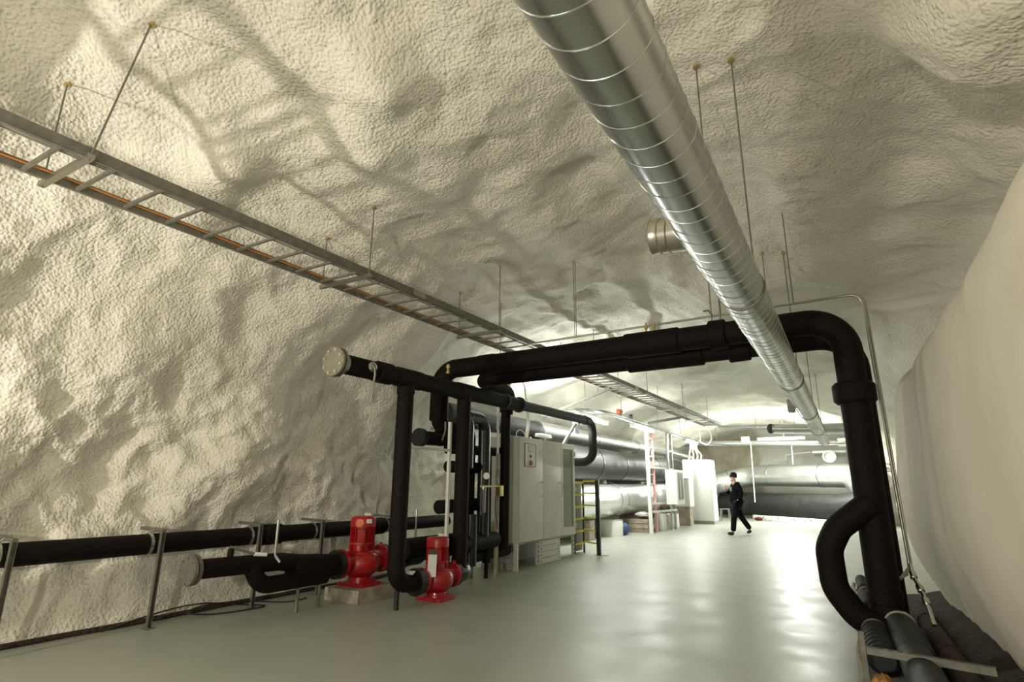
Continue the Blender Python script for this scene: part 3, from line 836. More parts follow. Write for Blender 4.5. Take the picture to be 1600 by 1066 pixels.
# ------------------------------------------------------------------ pumps
def make_pump(base, k, label, placard, rotz=0.0):
    B = Vector(base)
    t = empty('circulation_pump', B, label, 'pump', 'red circulation pumps')
    def q(x, y, z): return B + Vector((x, y, z)) * k
    ft = MB().box(q(0.0, 0, 0.018), Vector((0.36, 0.30, 0.036)) * k).box(q(0.12, 0, 0.05), Vector((0.05, 0.2, 0.05)) * k).build('base_plate', 'red_paint', t, bevel=0.006)
    MB().lathe(q(0, 0, 0.03), (0, 0, 1), [(0, 0.13 * k), (0.06 * k, 0.12 * k), (0.09 * k, 0.15 * k), (0.12 * k, 0.19 * k), (0.17 * k, 0.208 * k), (0.24 * k, 0.208 * k), (0.29 * k, 0.18 * k), (0.31 * k, 0.15 * k), (0.33 * k, 0.13 * k)], 36).build('volute', 'red_paint', t)
    for s in (-1, 1):
        MB().lathe(q(0, 0.10 * s, 0.25), (0, s, 0), [(0, 0.11 * k), (0.15 * k, 0.10 * k), (0.19 * k, 0.11 * k), (0.195 * k, 0.15 * k), (0.23 * k, 0.15 * k), (0.23 * k, 0.09 * k)], 30).build('port_flange', 'red_paint', t)
        pr_ = MB().ring(q(0, 0.335 * s, 0.25), (0, s, 0), 0.128 * k, 0.006 * k, 28, 6).build('gasket_ring', 'steel_bright', t)
        bolts(t, q(0, 0.295 * s, 0.25), (0, -s, 0), 0.128 * k, 8, 0.012 * k, 0.016 * k, 'steel_bright', 'flange_bolt', 0.2)
    # lantern with openings
    ln = MB().lathe(q(0, 0, 0.33), (0, 0, 1), [(0, 0.15 * k), (0.02 * k, 0.15 * k), (0.03 * k, 0.10 * k), (0.09 * k, 0.095 * k), (0.10 * k, 0.14 * k), (0.125 * k, 0.14 * k)], 28)
    ln.build('lantern', 'red_paint', t)
    for a_ in range(4):
        an = math.pi / 4 + a_ * math.pi / 2
        MB().bar(q(0.118 * math.cos(an), 0.118 * math.sin(an), 0.34), q(0.118 * math.cos(an), 0.118 * math.sin(an), 0.44), 0.03 * k, 0.03 * k).build('lantern_rib', 'red_paint', t)
    MB().cyl(q(0, 0, 0.45), q(0, 0, 0.62), 0.118 * k, 28).build('motor_body', 'red_paint', t)
    fn = MB()
    first = None
    for i in range(32):
        an = 2 * math.pi * i / 32
        p = q(0, 0, 0) + Vector((math.cos(an), math.sin(an), 0)) * 0.126 * k
        if first is None:
            first = MB().box((0, 0, 0), (0.022 * k, 0.004 * k, 0.165 * k)).build('cooling_fin', 'red_paint', None, smooth=False)
            o = first
        else:
            o = first.copy(); COL.objects.link(o)
        o.parent = t; o.location = p - B + Vector((0, 0, 0.535 * k)); o.rotation_euler = (0, 0, an)
    MB().lathe(q(0, 0, 0.615), (0, 0, 1), [(0, 0.13 * k), (0.0, 0.142 * k), (0.08 * k, 0.142 * k), (0.10 * k, 0.135 * k), (0.115 * k, 0.11 * k), (0.118 * k, 0.0)], 32).build('fan_cowl', 'red_paint', t)
    tb = MB().box(q(0.10, -0.125, 0.53), Vector((0.10, 0.08, 0.13)) * k, Matrix.Rotation(-0.7, 3, 'Z')).build('terminal_box', 'red_paint', t, bevel=0.008)
    MB().cyl(q(0.17, 0.10, 0.42), q(0.19, 0.12, 0.42), 0.03 * k, 12).build('vent_plug', 'red_dark', t)
    pl = MB().sweep([q(-0.02, 0.03, 0.735), q(0.03, 0.08, 0.737)], [0.03 * k, 0.02 * k], 4).build('top_sticker', 'white_plastic', t)
    bolts(t, q(0, 0, 0.036), (0, 0, 1), 0.17 * k, 4, 0.012 * k, 0.012 * k, 'steel_bright', 'anchor_bolt', math.pi / 4)
    if placard:
        r = Matrix.Rotation(0.5, 3, 'Z') @ Matrix.Rotation(-0.12, 3, 'X')
        plabel(MB().box(q(0.11, -0.24, 0.42), (0.105, 0.008, 0.25), r).build('placard', 'white_plastic', t), 'cream placard leaning on the red pump')
        MB().box(q(0.105, -0.225, 0.575), (0.11, 0.012, 0.055), r).build('placard_clip', 'brown_bits', t)
    else:
        MB().box(q(0.135, -0.05, 0.68), Vector((0.012, 0.06, 0.045)) * k, Matrix.Rotation(-0.35, 3, 'Z')).build('rating_label', 'white_plastic', t)
        plabel(MB().lathe(q(0.055, -0.10, 0.66), (0.5, -0.85, 0), [(0.0, 0.045 * k), (0.034 * k, 0.045 * k), (0.036 * k, 0.0)], 18).build('cap_plug', 'orange_paint', t), 'orange cap on the motor cowl')
    return t
make_pump((PX, 5.92, 0.0), 1.0, 'red vertical pump with a cream placard, standing on the floor between two black risers', True)
make_pump((-5.36, 5.48, 0.15), 1.12, 'red vertical pump on a concrete block near the left wall', False)
blk = MB().box((-5.34, 5.50, 0.074), (0.56, 0.66, 0.15)).build('concrete_block', 'concrete', bevel=0.012)
tag(blk, 'low rough concrete block under the pump nearest the left wall', 'block')

ip = empty('pump_inlet_pipe', (-5.42, 3.4, 0.0), 'black inlet pipe with a grey end flange leading to the pump on the block', 'pipe')
pipe_part(ip, 'pipe_run', [(-5.43, 3.38, 0.56), (-5.40, 4.3, 0.54), (-5.36, 4.95, 0.44)], 0.092, bend=0.5)
MB().sweep([(-5.37, 4.45, 0.47), (-5.36, 4.75, 0.43), (-5.36, 4.95, 0.43), (-5.36, 5.08, 0.43)], [0.13, 0.15, 0.13, 0.12], 26).build('reducer', 'black_pipe', ip)
pipe_part(ip, 'lower_bend', [(-5.40, 3.95, 0.55), (-5.36, 4.05, 0.33), (-5.34, 4.9, 0.33)], 0.085, bend=0.18)
f3 = MB().lathe((-5.43, 3.30, 0.56), (0, 1, 0), [(0, 0.10), (0, 0.135), (0.03, 0.14), (0.032, 0.1), (0.042, 0.1), (0.044, 0.14), (0.075, 0.14), (0.075, 0.09)], 30).build('end_flange', 'galvanised_dull', ip)
bolts(f3, (-5.43, 3.30, 0.56), (0, -1, 0), 0.112, 8, 0.012, 0.012, 'steel_bright')
MB().lathe((-5.36, 5.05, 0.43), (0, 1, 0), [(0, 0.12), (0, 0.165), (0.05, 0.165), (0.05, 0.12)], 30).build('pump_flange', 'black_gloss', ip)
MB().cyl((-5.42, 3.72, 0.63), (-5.42, 3.72, 0.72), 0.03, 12).build('valve_neck', 'black_pipe', ip)
MB().sweep([(-5.42, 3.70, 0.74), (-5.38, 3.80, 0.70), (-5.33, 3.95, 0.655)], [0.012, 0.012, 0.012], 8).build('valve_lever', 'galvanised_dull', ip)
MB().sweep([(-5.335, 3.93, 0.655), (-5.30, 4.05, 0.64)], [0.02, 0.02], 10).build('lever_grip', 'white_plastic', ip)
pipe_part(ip, 'air_pipe', [(-5.31, 4.16, 0.98), (-5.31, 4.16, 0.62), (-5.27, 4.2, 0.55)], 0.016, 'galvanised', bend=0.06, seg=10)
for yy in (4.55, 4.85):
    MB().cyl((-5.36, yy, 0.0), (-5.36, yy, 0.28), 0.018, 8).build('support_leg', 'galvanised_dull', ip)
# outlet side running on behind the front riser
op = empty('pump_outlet_pipe', (-5.36, 6.0, 0.0), 'black outlet pipe behind the left riser with small gate valves', 'pipe')
pipe_part(op, 'pipe_run', [(-5.36, 5.87, 0.43), (-5.36, 7.4, 0.43)], 0.12)
MB().lathe((-5.36, 5.86, 0.43), (0, 1, 0), [(0, 0.12), (0, 0.165), (0.05, 0.165), (0.05, 0.12)], 30).build('pump_flange', 'black_gloss', op)
sleeve(op, (-5.36, 6.3, 0.43), (-5.36, 6.6, 0.43), 0.16, 'black_gloss', 'valve_body')
MB().sweep(fillet([(-5.3, 6.45, 1.02), (-5.3, 6.45, 0.66), (-5.28, 6.4, 0.6)], 0.04), 0.014, 8).build('air_pipe', 'galvanised', op)
for yy in (6.15, 7.0):
    MB().cyl((-5.36, yy, 0.0), (-5.36, yy, 0.34), 0.03, 8).build('support_leg', 'galvanised_dull', op)

# ------------------------------------------------------------------ pipe along the left wall with its stanchions
wp = MB()
wp.sweep([(-6.07, -1.5, 0.765), (-6.07, 8.2, 0.765)], 0.098, 28)
wpo = empty('wall_pipe', (-6.07, 3.0, 0.66), 'long black pipe carried on slotted posts along the left wall', 'pipe')
wp.build('pipe_run', 'black_pipe', wpo)
sleeve(wpo, (-6.07, 4.55, 0.765), (-6.07, 4.80, 0.765), 0.118)
sleeve(wpo, (-6.07, 6.4, 0.765), (-6.07, 6.6, 0.765), 0.118)
for k, (yy, nm) in enumerate(((2.12, 'slotted steel pipe stanchion at the left edge of the photo'), (3.31, 'slotted steel pipe stanchion left of the grey end flange'),
                            (4.42, 'slotted steel pipe stanchion in front of the pump inlet pipe'), (5.34, 'slotted steel pipe stanchion beside the pump on the block'), (6.7, 'slotted steel pipe stanchion behind the left riser'))):
    t = empty('pipe_stanchion', (-5.93, yy, 0.0), nm, 'post', 'stanchions of the wall pipe')
    po = MB()
    for s in (-1, 1):
        po.bar((-5.94, yy + 0.018 * s, 0.0), (-5.94, yy + 0.018 * s, 0.885), 0.038, 0.004, up=(0, 1, 0))
    po.bar((-5.958, yy, 0.0), (-5.958, yy, 0.885), 0.004, 0.038, up=(0, 1, 0))
    po.build('post', 'galvanised_dull', t)
    MB().bar((-5.92, yy, 0.89), (-6.34, yy, 0.905), 0.036, 0.03, up=(0, 0, 1)).build('top_arm', 'galvanised_dull', t)
    MB().box((-5.94, yy, 0.004), (0.09, 0.09, 0.008)).build('foot_plate', 'galvanised_dull', t)
    MB().lathe((-6.07, yy - 0.065, 0.765), (0, 1, 0), [(-0.015, 0.099), (-0.015, 0.107), (0.015, 0.107), (0.015, 0.099)], 28).build('pipe_clamp', 'galvanised', t)
    MB().cyl((-6.07, yy - 0.065, 0.865), (-6.07, yy - 0.02, 0.90), 0.008, 6).build('clamp_rod', 'galvanised', t)
# loose cable lying at the foot of the wall
cb = [(-6.15, 3.0, 0.012), (-6.1, 3.5, 0.10), (-6.05, 3.9, 0.12), (-6.0, 4.3, 0.05), (-5.9, 4.55, 0.012), (-5.85, 4.4, 0.012), (-5.95, 4.0, 0.012), (-6.05, 3.75, 0.05), (-6.03, 3.9, 0.10), (-5.95, 4.3, 0.09), (-5.86, 4.8, 0.012), (-5.84, 5.1, 0.012)]
def spline(pts, n=8):
    pts = [Vector(p) for p in pts]; out = []
    for i in range(len(pts) - 1):
        p0 = pts[max(i - 1, 0)]; p1 = pts[i]; p2 = pts[i + 1]; p3 = pts[min(i + 2, len(pts) - 1)]
        for k in range(n):
            t_ = k / n
            out.append(0.5 * ((2 * p1) + (p2 - p0) * t_ + (2 * p0 - 5 * p1 + 4 * p2 - p3) * t_ ** 2 + (3 * p1 - p0 - 3 * p2 + p3) * t_ ** 3))
    out.append(pts[-1]); return out
tag(MB().sweep(spline(cb), 0.008, 6).build('loose_cable', 'black_cable'), 'thin loose dark cable curled on the floor below the wall pipe', 'cable')

# ------------------------------------------------------------------ control cabinet
cab = empty('control_cabinet', (-5.14, 9.66, 0.0), 'large grey control cabinet with three doors on a slatted plinth', 'cabinet')
XF = -4.80
Y0, Y1, Z0, Z1 = 8.48, 10.84, 0.43, 2.20
MB().box((-5.15, (Y0 + Y1) / 2, (Z0 + Z1) / 2), (0.70, Y1 - Y0, Z1 - Z0)).build('body', 'grey_enamel', cab, bevel=0.01)
doors = ((8.50, 9.385), (9.395, 10.165), (10.175, 10.82))
for i, (a_, b_) in enumerate(doors):
    if i < 2:
        d_ = MB().box((XF + 0.012, (a_ + b_) / 2, (Z0 + Z1) / 2), (0.024, b_ - a_, Z1 - Z0 - 0.03)).build('door', 'grey_enamel', cab, bevel=0.005)
    else:
        fr = MB()
        h0, h1 = Z0 + 0.015, Z1 - 0.015
        fr.box((XF + 0.012, a_ + 0.04, (h0 + h1) / 2), (0.024, 0.08, h1 - h0)).box((XF + 0.012, b_ - 0.04, (h0 + h1) / 2), (0.024, 0.08, h1 - h0))
        fr.box((XF + 0.012, (a_ + b_) / 2, h1 - 0.05), (0.024, b_ - a_ - 0.16, 0.10)).box((XF + 0.012, (a_ + b_) / 2, h0 + 0.07), (0.024, b_ - a_ - 0.16, 0.14))
        d_ = fr.build('door', 'grey_enamel', cab)
        MB().box((XF + 0.004, (a_ + b_) / 2, (Z0 + Z1) / 2 + 0.02), (0.006, b_ - a_ - 0.15, Z1 - Z0 - 0.24)).build('door_window', 'mesh_grey', d_)
        for zz in (0.6, 1.3, 2.0):
            MB().box((XF + 0.03, b_ + 0.005, zz), (0.03, 0.03, 0.09)).build('hinge', 'grey_enamel', d_, bevel=0.005)
    if i < 2:
        MB().sweep(fillet([(XF + 0.022, b_ - 0.05, 1.17), (XF + 0.06, b_ - 0.05, 1.19), (XF + 0.06, b_ - 0.05, 1.41), (XF + 0.022, b_ - 0.05, 1.44)], 0.015, 3), 0.012, 8).build('handle', 'grey_enamel', d_)
    if i == 0:
        fr = MB()
        ya, yb, za, zb = 8.68, 9.09, 1.69, 2.085
        for (p0, p1) in (((ya, za), (yb, za)), ((ya, zb), (yb, zb)), ((ya, za), (ya, zb)), ((yb, za), (yb, zb))):
            fr.bar((XF + 0.027, p0[0], p0[1]), (XF + 0.027, p1[0], p1[1]), 0.012, 0.012, up=(1, 0, 0))
        pn = MB().box((XF + 0.026, (ya + yb) / 2, (za + zb) / 2), (0.006, yb - ya, zb - za)).build('control_panel', 'grey_enamel', cab)
        fr.build('panel_frame', 'black_gloss', pn)
        MB().box((XF + 0.031, 8.90, 1.995), (0.008, 0.17, 0.085)).build('display', 'green_glass', pn)
        MB().box((XF + 0.030, 8.90, 1.995), (0.006, 0.20, 0.115)).build('display_bezel', 'grey_enamel_dark', pn)
        MB().cyl((XF + 0.028, 8.89, 1.87), (XF + 0.045, 8.89, 1.87), 0.026, 14).build('push_button', 'black_gloss', pn)
        MB().lathe((XF + 0.028, 8.89, 1.755), (1, 0, 0), [(0, 0.05), (0.01, 0.05), (0.012, 0.036), (0.04, 0.032), (0.042, 0.0)], 18).build('main_switch', 'knob_red', pn)
# plinth: slatted panels and corner posts
for zz in (0.055, 0.16, 0.265, 0.37):
    MB().box((-4.845, 9.76, zz), (0.03, 0.84, 0.098)).build('plinth_slat', 'grey_enamel', cab, bevel=0.004)
    for yy in (9.40, 10.12):
        MB().cyl((-4.832, yy, zz), (-4.826, yy, zz), 0.014, 8).build('plinth_screw', 'black_gloss', cab)
for zz in (0.05, 0.15, 0.25):
    MB().box((-5.17, 8.50, zz * 0.98), (0.68, 0.03, 0.092)).build('plinth_slat', 'grey_enamel_dark', cab, bevel=0.004)
MB().box((-4.84, 8.505, 0.215), (0.07, 0.05, 0.43)).build('plinth_post', 'grey_enamel', cab, bevel=0.004)
MB().box((-5.46, 8.505, 0.215), (0.07, 0.05, 0.43)).build('plinth_post', 'grey_enamel', cab, bevel=0.004)
for xx, yy in ((-4.84, 10.80), (-5.46, 10.80), (-4.87, 9.31), (-4.87, 10.20)):
    p_ = MB().box((xx, yy, 0.215), (0.05, 0.05, 0.43)).build('plinth_post', 'grey_enamel', cab, bevel=0.003)
    for zz in (0.08, 0.16, 0.24, 0.32, 0.40):
        MB().box((xx + 0.024, yy, zz - 0.01), (0.006, 0.026, 0.04)).build('post_slot', 'black_gloss', p_)
MB().box((-5.48, 9.66, 0.20), (0.02, 2.3, 0.40)).build('plinth_back', 'grey_enamel_dark', cab)
MB().box((-5.15, 9.66, 0.415), (0.68, 2.34, 0.025)).build('plinth_frame', 'grey_enamel_dark', cab)

# conduits standing on the cabinet top
tag(MB().sweep(fillet([(-5.2, 9.55, 2.2), (-5.2, 9.62, 2.6), (-5.3, 9.62, 3.3), (-5.45, 9.62, 3.6)], 0.2, 6), 0.018, 10).build('riser_conduit', 'white_cable'), 'pale straight conduit rising from the cabinet top to the vault', 'conduit')
tag(MB().sweep(spline([(-5.1, 9.35, 2.2), (-5.12, 9.36, 2.35), (-5.18, 9.52, 2.5), (-5.21, 9.58, 2.62), (-5.23, 9.585, 2.8)]), 0.016, 8).build('bent_conduit', 'white_cable'), 'pale curved conduit leaving the cabinet top beside the straight one', 'conduit')
tag(MB().sweep(spline([(-5.05, 8.9, 2.195), (-5.08, 8.92, 2.3), (-5.05, 9.0, 2.36), (-5.0, 9.08, 2.3), (-5.0, 9.1, 2.195)]), 0.010, 8).build('cable_loop', 'white_cable'), 'small white cable loop on the cabinet top beside the black drop pipe', 'cable')
sg = empty('flood_sign', (-4.95, 11.25, 2.2), 'tilted grey lamp box with a pale blue face beside the bent pipe end', 'lamp')
MB().bar((-5.0, 10.75, 2.2), (-4.93, 11.3, 2.72), 0.05, 0.05).build('arm', 'galvanised', sg)
MB().bar((-4.93, 11.25, 2.70), (-4.86, 11.6, 2.86), 0.14, 0.10).build('box_body', 'grey_enamel_dark', sg, bevel=0.01)
MB().bar((-4.96, 11.28, 2.55), (-4.96, 11.52, 2.55), 0.02, 0.14, up=(0, 0, 1)).build('box_face', 'pale_blue', sg)

# ------------------------------------------------------------------ yellow-rung guard rack
gr = empty('guard_rack', (-4.75, 11.4, 0.0), 'black post rack with yellow rungs at the far end of the control cabinet', 'rack')
A_ = (-5.02, 11.30); B_ = (-4.94, 11.62); C_ = (-4.49, 11.32)
MB().bar((C_[0], C_[1], 0), (C_[0], C_[1], 1.49), 0.075, 0.075).build('post', 'black_gloss', gr, bevel=0.006)
MB().box((C_[0] + 0.05, C_[1], 0.004), (0.26, 0.13, 0.008)).build('foot_plate', 'galvanised_dull', gr)
for q_ in (A_, B_):
    MB().bar((q_[0], q_[1], 0), (q_[0], q_[1], 1.49), 0.035, 0.035).build('post', 'black_gloss', gr)
for k in range(6):
    zz = 0.22 + k * 0.25
    MB().bar((A_[0], A_[1], zz - 0.04), (B_[0], B_[1], zz - 0.03), 0.035, 0.035, up=(0, 0, 1)).build('rung', 'yellow_paint', gr)
    MB().bar((B_[0], B_[1], zz), (C_[0], C_[1], zz), 0.022, 0.03, up=(0, 0, 1)).build('rung', 'yellow_paint', gr)
MB().box((-5.05, 11.5, 0.75), (0.12, 0.3, 1.4)).build('inner_panel', 'mesh_grey', gr, bevel=0.01)

# ------------------------------------------------------------------ large insulated pipes at the left rear
def banded(parent, pts, r, m, bend, seams, name='pipe_run', seg=40):
    path = fillet(pts, bend, 10)
    MB().sweep(path, r, seg).build(name, m, parent)
    for p, d, mm in seams:
        MB().lathe(p, d, [(-0.03, r), (-0.03, r + 0.012), (0.03, r + 0.012), (0.03, r)], seg).build('seam_band', mm, parent)

bp1 = empty('insulated_pipe', (-6.25, 12.5, 1.5), 'huge dark sheet-clad pipe running along the left wall', 'pipe')
banded(bp1, [(-6.25, 11.6, 1.97), (-6.25, 24.7, 2.02)], 0.47, 'dark_sheet', 0.3,
       [((-6.25, 15.2, 1.98), (0, 1, 0), 'black_gloss'), ((-6.25, 17.3, 1.99), (0, 1, 0), 'black_gloss'), ((-6.25, 21.0, 2.0), (0, 1, 0), 'black_gloss')])
for yy in (15.9, 19.5, 23.0):
    MB().box((-6.55, yy, 1.49), (1.0, 0.25, 0.10)).build('bracket', 'concrete', bp1, bevel=0.01)
bp2 = empty('insulated_pipe', (-6.15, 13.0, 0.4), 'huge silver sheet-clad pipe low along the left wall, bending along the far end', 'pipe')
banded(bp2, [(-6.15, 12.6, 0.93), (-6.15, 24.0, 1.05), (-5.6, 28.2, 1.45), (-3.9, 29.1, 1.93), (0.35, 26.5, 1.86), (0.9, 26.2, 0.9)], 0.47, 'silver_sheet', [2.0, 1.2, 1.0, 0.5],
       [((-6.15, 16.3, 0.97), (0, 1, 0), 'galvanised'), ((-6.15, 16.9, 0.975), (0, 1, 0), 'galvanised'), ((-6.15, 20.0, 1.01), (0, 1, 0), 'galvanised')])
for p, d in (((-2.75, 28.4, 1.92), (1, -0.61, 0)), ((-0.7, 27.14, 1.88), (1, -0.61, 0)), ((-4.75, 28.65, 1.69), (1, 0.5, 0.28))):
    MB().lathe(p, d, [(-0.02, 0.47), (-0.02, 0.485), (0.02, 0.485), (0.02, 0.47)], 40).build('seam_band', 'galvanised', bp2)
for yy in (14.2, 19.0, 23.2):
    MB().box((-6.25, yy, 0.25), (0.9, 0.35, 0.50)).build('saddle_block', 'concrete', bp2, bevel=0.015)
bp3 = empty('insulated_pipe', (-6.6, 13.0, 2.6), 'narrower silver pipe high on the left wall above the dark one', 'pipe')
banded(bp3, [(-6.55, 12.5, 2.78), (-6.55, 28.5, 2.85)], 0.19, 'silver_sheet', 0.3, [((-6.55, 16.4, 2.80), (0, 1, 0), 'galvanised'), ((-6.55, 20.4, 2.82), (0, 1, 0), 'galvanised')])
for yy in (13.4, 18.0, 22.6, 27.0):
    MB().box((-6.95, yy, 2.72), (0.8, 0.06, 0.06)).build('wall_bracket', 'galvanised', bp3)
bp4 = empty('insulated_pipe', (-5.95, 9.0, 2.3), 'grey pipe with a rounded end behind the control cabinet', 'pipe')
MB().sweep([(-5.98, 7.9, 2.60), (-5.98, 11.2, 2.60), (-5.98, 11.45, 2.59), (-5.98, 11.62, 2.56), (-5.98, 11.7, 2.52)], [0.20, 0.20, 0.19, 0.14, 0.05], 32).build('pipe_run', 'grey_jacket', bp4)
for yy in (8.6, 11.0):
    MB().box((-6.35, yy, 2.42), (0.9, 0.06, 0.06)).build('wall_bracket', 'galvanised', bp4)
bp5 = empty('insulated_pipe', (-2.0, 27.5, 0.1), 'huge dark grey pipe lying low along the far end', 'pipe')
MB().sweep(fillet([(-5.2, 29.4, 0.63), (-3.7, 29.0, 0.63), (-0.2, 26.3, 0.63), (0.7, 25.7, 0.8)], 0.9, 8), 0.52, 40).build('pipe_run', 'dark_sheet', bp5)
for p in ((-3.1, 28.53, 0.06), (-1.2, 27.06, 0.06)):
    MB().box(p, (0.7, 0.3, 0.12), Matrix.Rotation(0.65, 3, 'Z')).build('saddle_block', 'concrete', bp5)
fb_ = empty('floor_beam', (-2.2, 26.9, 0.0), 'pale low steel beam on the floor in front of the far dark pipe', 'beam')
bdir = Vector((-0.55, 25.1, 0.10)) - Vector((-3.6, 27.55, 0.10))
MB().bar((-3.6, 27.55, 0.11), (-0.45, 25.02, 0.11), 0.12, 0.20, up=(0, 0, 1)).build('beam_body', 'white_enamel', fb_, bevel=0.008)
for f in (0.15, 0.35, 0.55, 0.75):
    p = Vector((-3.6, 27.55, 0.14)).lerp(Vector((-0.45, 25.02, 0.14)), f) + Vector((-0.045, -0.055, 0))
    MB().blob(p, (0.025, 0.025, 0.025), 8, 5).build('beam_bolt', 'black_gloss', fb_)
tag(MB().blob((-3.35, 26.95, 0.075), (0.17, 0.12, 0.07), 16, 9, 0.35).build('red_rag', 'brown_red'), 'small heap of dark red cloth at the end of the pale floor beam', 'cloth')
hb = empty('chrome_fitting', (-2.95, 26.75, 0.0), 'small shiny fitting lying by the pale floor beam', 'fitting')
MB().sweep(spline([(-3.1, 26.75, 0.03), (-3.0, 26.7, 0.09), (-2.9, 26.68, 0.05), (-2.8, 26.6, 0.03)]), 0.025, 10).build('fitting_body', 'chrome', hb)

# pipes and ducts crossing under the vault at the far end
cp_ = empty('conduit_pipe', (-3.0, 27.0, 3.2), 'long thin silver pipe crossing high along the far end', 'pipe')
MB().sweep([(-6.6, 27.0, 3.36), (-0.2, 27.0, 3.20), (1.5, 26.9, 3.0)], 0.12, 20).build('pipe_run', 'galvanised', cp_)
MB().box((-3.55, 26.9, 3.42), (0.34, 0.2, 0.3)).build('junction_box', 'grey_enamel', cp_, bevel=0.01)
for xx in (-4.8, -2.0, -0.5):
    MB().cyl((xx, 27.0, 3.35), (xx, 27.0, shell_top(xx, 27.0) + 0.05), 0.012, 6).build('hanger_rod', 'galvanised', cp_)
du2 = empty('branch_duct', (-1.0, 21.0, 3.1), 'short round branch duct with a dark open end crossing under the far vault', 'duct')
MB().sweep([(-1.90, 21.2, 3.34), (1.2, 21.35, 3.22)], 0.17, 28).build('duct_tube', 'galvanised', du2)
MB().lathe((-1.90, 21.2, 3.34), (-0.6, -0.8, 0), [(-0.06, 0.14), (-0.06, 0.165), (0.08, 0.165), (0.085, 0.15), (0.085, 0.0)], 24).build('open_end', 'black_gloss', du2)
for xx in (-1.2, 0.2):
    MB().cyl((xx, 21.25, 3.45), (xx, 21.25, shell_top(xx, 21.25) + 0.05), 0.01, 6).build('hanger_rod', 'galvanised', du2)
tb_ = empty('far_tray', (-2.0, 22.6, 3.5), 'flat cable tray crossing the tunnel beneath the far vault', 'cable tray')
for s in (-1, 1):
    MB().bar((-3.9, 22.6 + 0.2 * s, 3.62), (1.2, 22.6 + 0.2 * s, 3.50), 0.012, 0.07, up=(0, 0, 1)).build('side_rail', 'galvanised', tb_)
for k in range(16):
    xx = -3.8 + k * 0.32
    MB().bar((xx, 22.4, 3.61 - 0.0235 * (xx + 3.9)), (xx, 22.8, 3.61 - 0.0235 * (xx + 3.9)), 0.03, 0.02, up=(0, 0, 1)).build('rung', 'galvanised', tb_)
for xx in (-2.6, -0.8, 0.6):
    MB().cyl((xx, 22.82, 3.55), (xx, 22.82, shell_top(xx, 22.8) + 0.05), 0.01, 6).build('hanger_rod', 'galvanised', tb_)
lr = empty('duct_elbow', (0.4, 26.0, 2.6), 'bright silver duct elbow behind the right riser at the far end', 'duct')
MB().sweep(fillet([(0.0, 24.6, 3.05), (0.75, 24.6, 3.05), (0.9, 24.6, 2.2), (1.6, 24.6, 2.1)], 0.3, 8), 0.16, 24).build('elbow_tube', 'chrome', lr)
MB().cyl((0.3, 24.6, 3.15), (0.3, 24.6, shell_top(0.3, 24.6) + 0.08), 0.012, 6).build('hanger_rod', 'galvanised', lr)
ct = empty('air_unit', (-0.35, 28.3, 2.2), 'small pale round unit on the far wall above the silver pipe', 'unit')
MB().lathe((-0.4, 28.9, 2.72), (0, -1, 0), [(0, 0.22), (0.3, 0.27), (0.5, 0.27), (0.52, 0.20), (0.40, 0.18), (0.40, 0.0)], 24).build('unit_drum', 'white_enamel', ct)
MB().box((-0.4, 29.9, 2.95), (1.3, 2.0, 0.10)).build('unit_shelf', 'white_enamel', ct, bevel=0.01)
for k, (p0, p1, nm) in enumerate((((-3.29, 26.4, 3.3), (-3.35, 26.4, 0.77), 'long white hanging cord left of the far fluorescent light'), ((-1.75, 27.2, 3.2), (-1.78, 27.2, 2.36), 'short white hanging rod above the far silver pipe'))):
    tag(MB().cyl(p0, p1, 0.022, 8).build('hanging_cord', 'white_cable'), nm, 'cord')
zb = empty('bent_bracket', (-3.2, 29.0, 2.6), 'thin bent white bracket on the far rock wall', 'bracket')
MB().sweep([(-3.4, 30.2, 2.55), (-2.2, 29.6, 2.68), (-2.2, 29.6, 2.88), (-1.2, 29.0, 2.95), (0.0, 30.3, 2.98)], 0.022, 6).build('bracket_bar', 'white_enamel', zb)

# ------------------------------------------------------------------ side tray carrying the fluorescent lights
tr = empty('light_tray', (-5.1, 12.5, 3.1), 'narrow galvanised tray above the side fluorescent lights', 'cable tray')
for s in (-1, 1):
    MB().sweep([(-5.45 + 0.1 * s, 12.2, 3.14), (-5.1 + 0.1 * s, 14.0, 3.22), (-5.0 + 0.1 * s, 16.5, 3.18), (-5.0 + 0.1 * s, 24.0, 3.22)], 0.022, 4).build('side_rail', 'galvanised', tr)
for k in range(37):
    yy = 12.4 + k * 0.32
    xx = float(np.interp(yy, [12.2, 14, 16.5, 24], [-5.45, -5.1, -5.0, -5.0])); zz = float(np.interp(yy, [12.2, 14, 16.5, 24], [3.14, 3.22, 3.18, 3.22]))
    MB().bar((xx - 0.1, yy, zz), (xx + 0.1, yy, zz), 0.03, 0.015, up=(0, 0, 1)).build('rung', 'galvanised', tr)
for yy in (12.6, 14.4, 17.6, 20.5, 23.8):
    xx = float(np.interp(yy, [12.2, 14, 16.5, 24], [-5.45, -5.1, -5.0, -5.0])) + 0.13
    MB().cyl((xx, yy, 3.16), (xx, yy, shell_top(xx, yy) + 0.05), 0.009, 6).build('hanger_rod', 'galvanised', tr)
tag(MB().sweep(spline([(-5.4, 12.3, 3.17), (-5.25, 13.2, 3.24), (-5.1, 14.0, 3.25), (-5.02, 16.0, 3.21), (-5.0, 18.0, 3.205), (-5.0, 21.0, 3.22), (-4.98, 23.9, 3.25)]), 0.014, 8).build('dark_cable', 'black_cable'), 'dark cable lying on the narrow tray over the side lights', 'cable')
bc = empty('warning_beacon', (-5.0, 14.4, 3.24), 'small orange-red warning beacon on the narrow side tray', 'beacon')
MB().lathe((-5.0, 14.4, 3.24), (0, 0, 1), [(0, 0.07), (0.03, 0.07), (0.03, 0.055), (0.05, 0.055)], 18).build('beacon_base', 'grey_enamel_dark', bc)
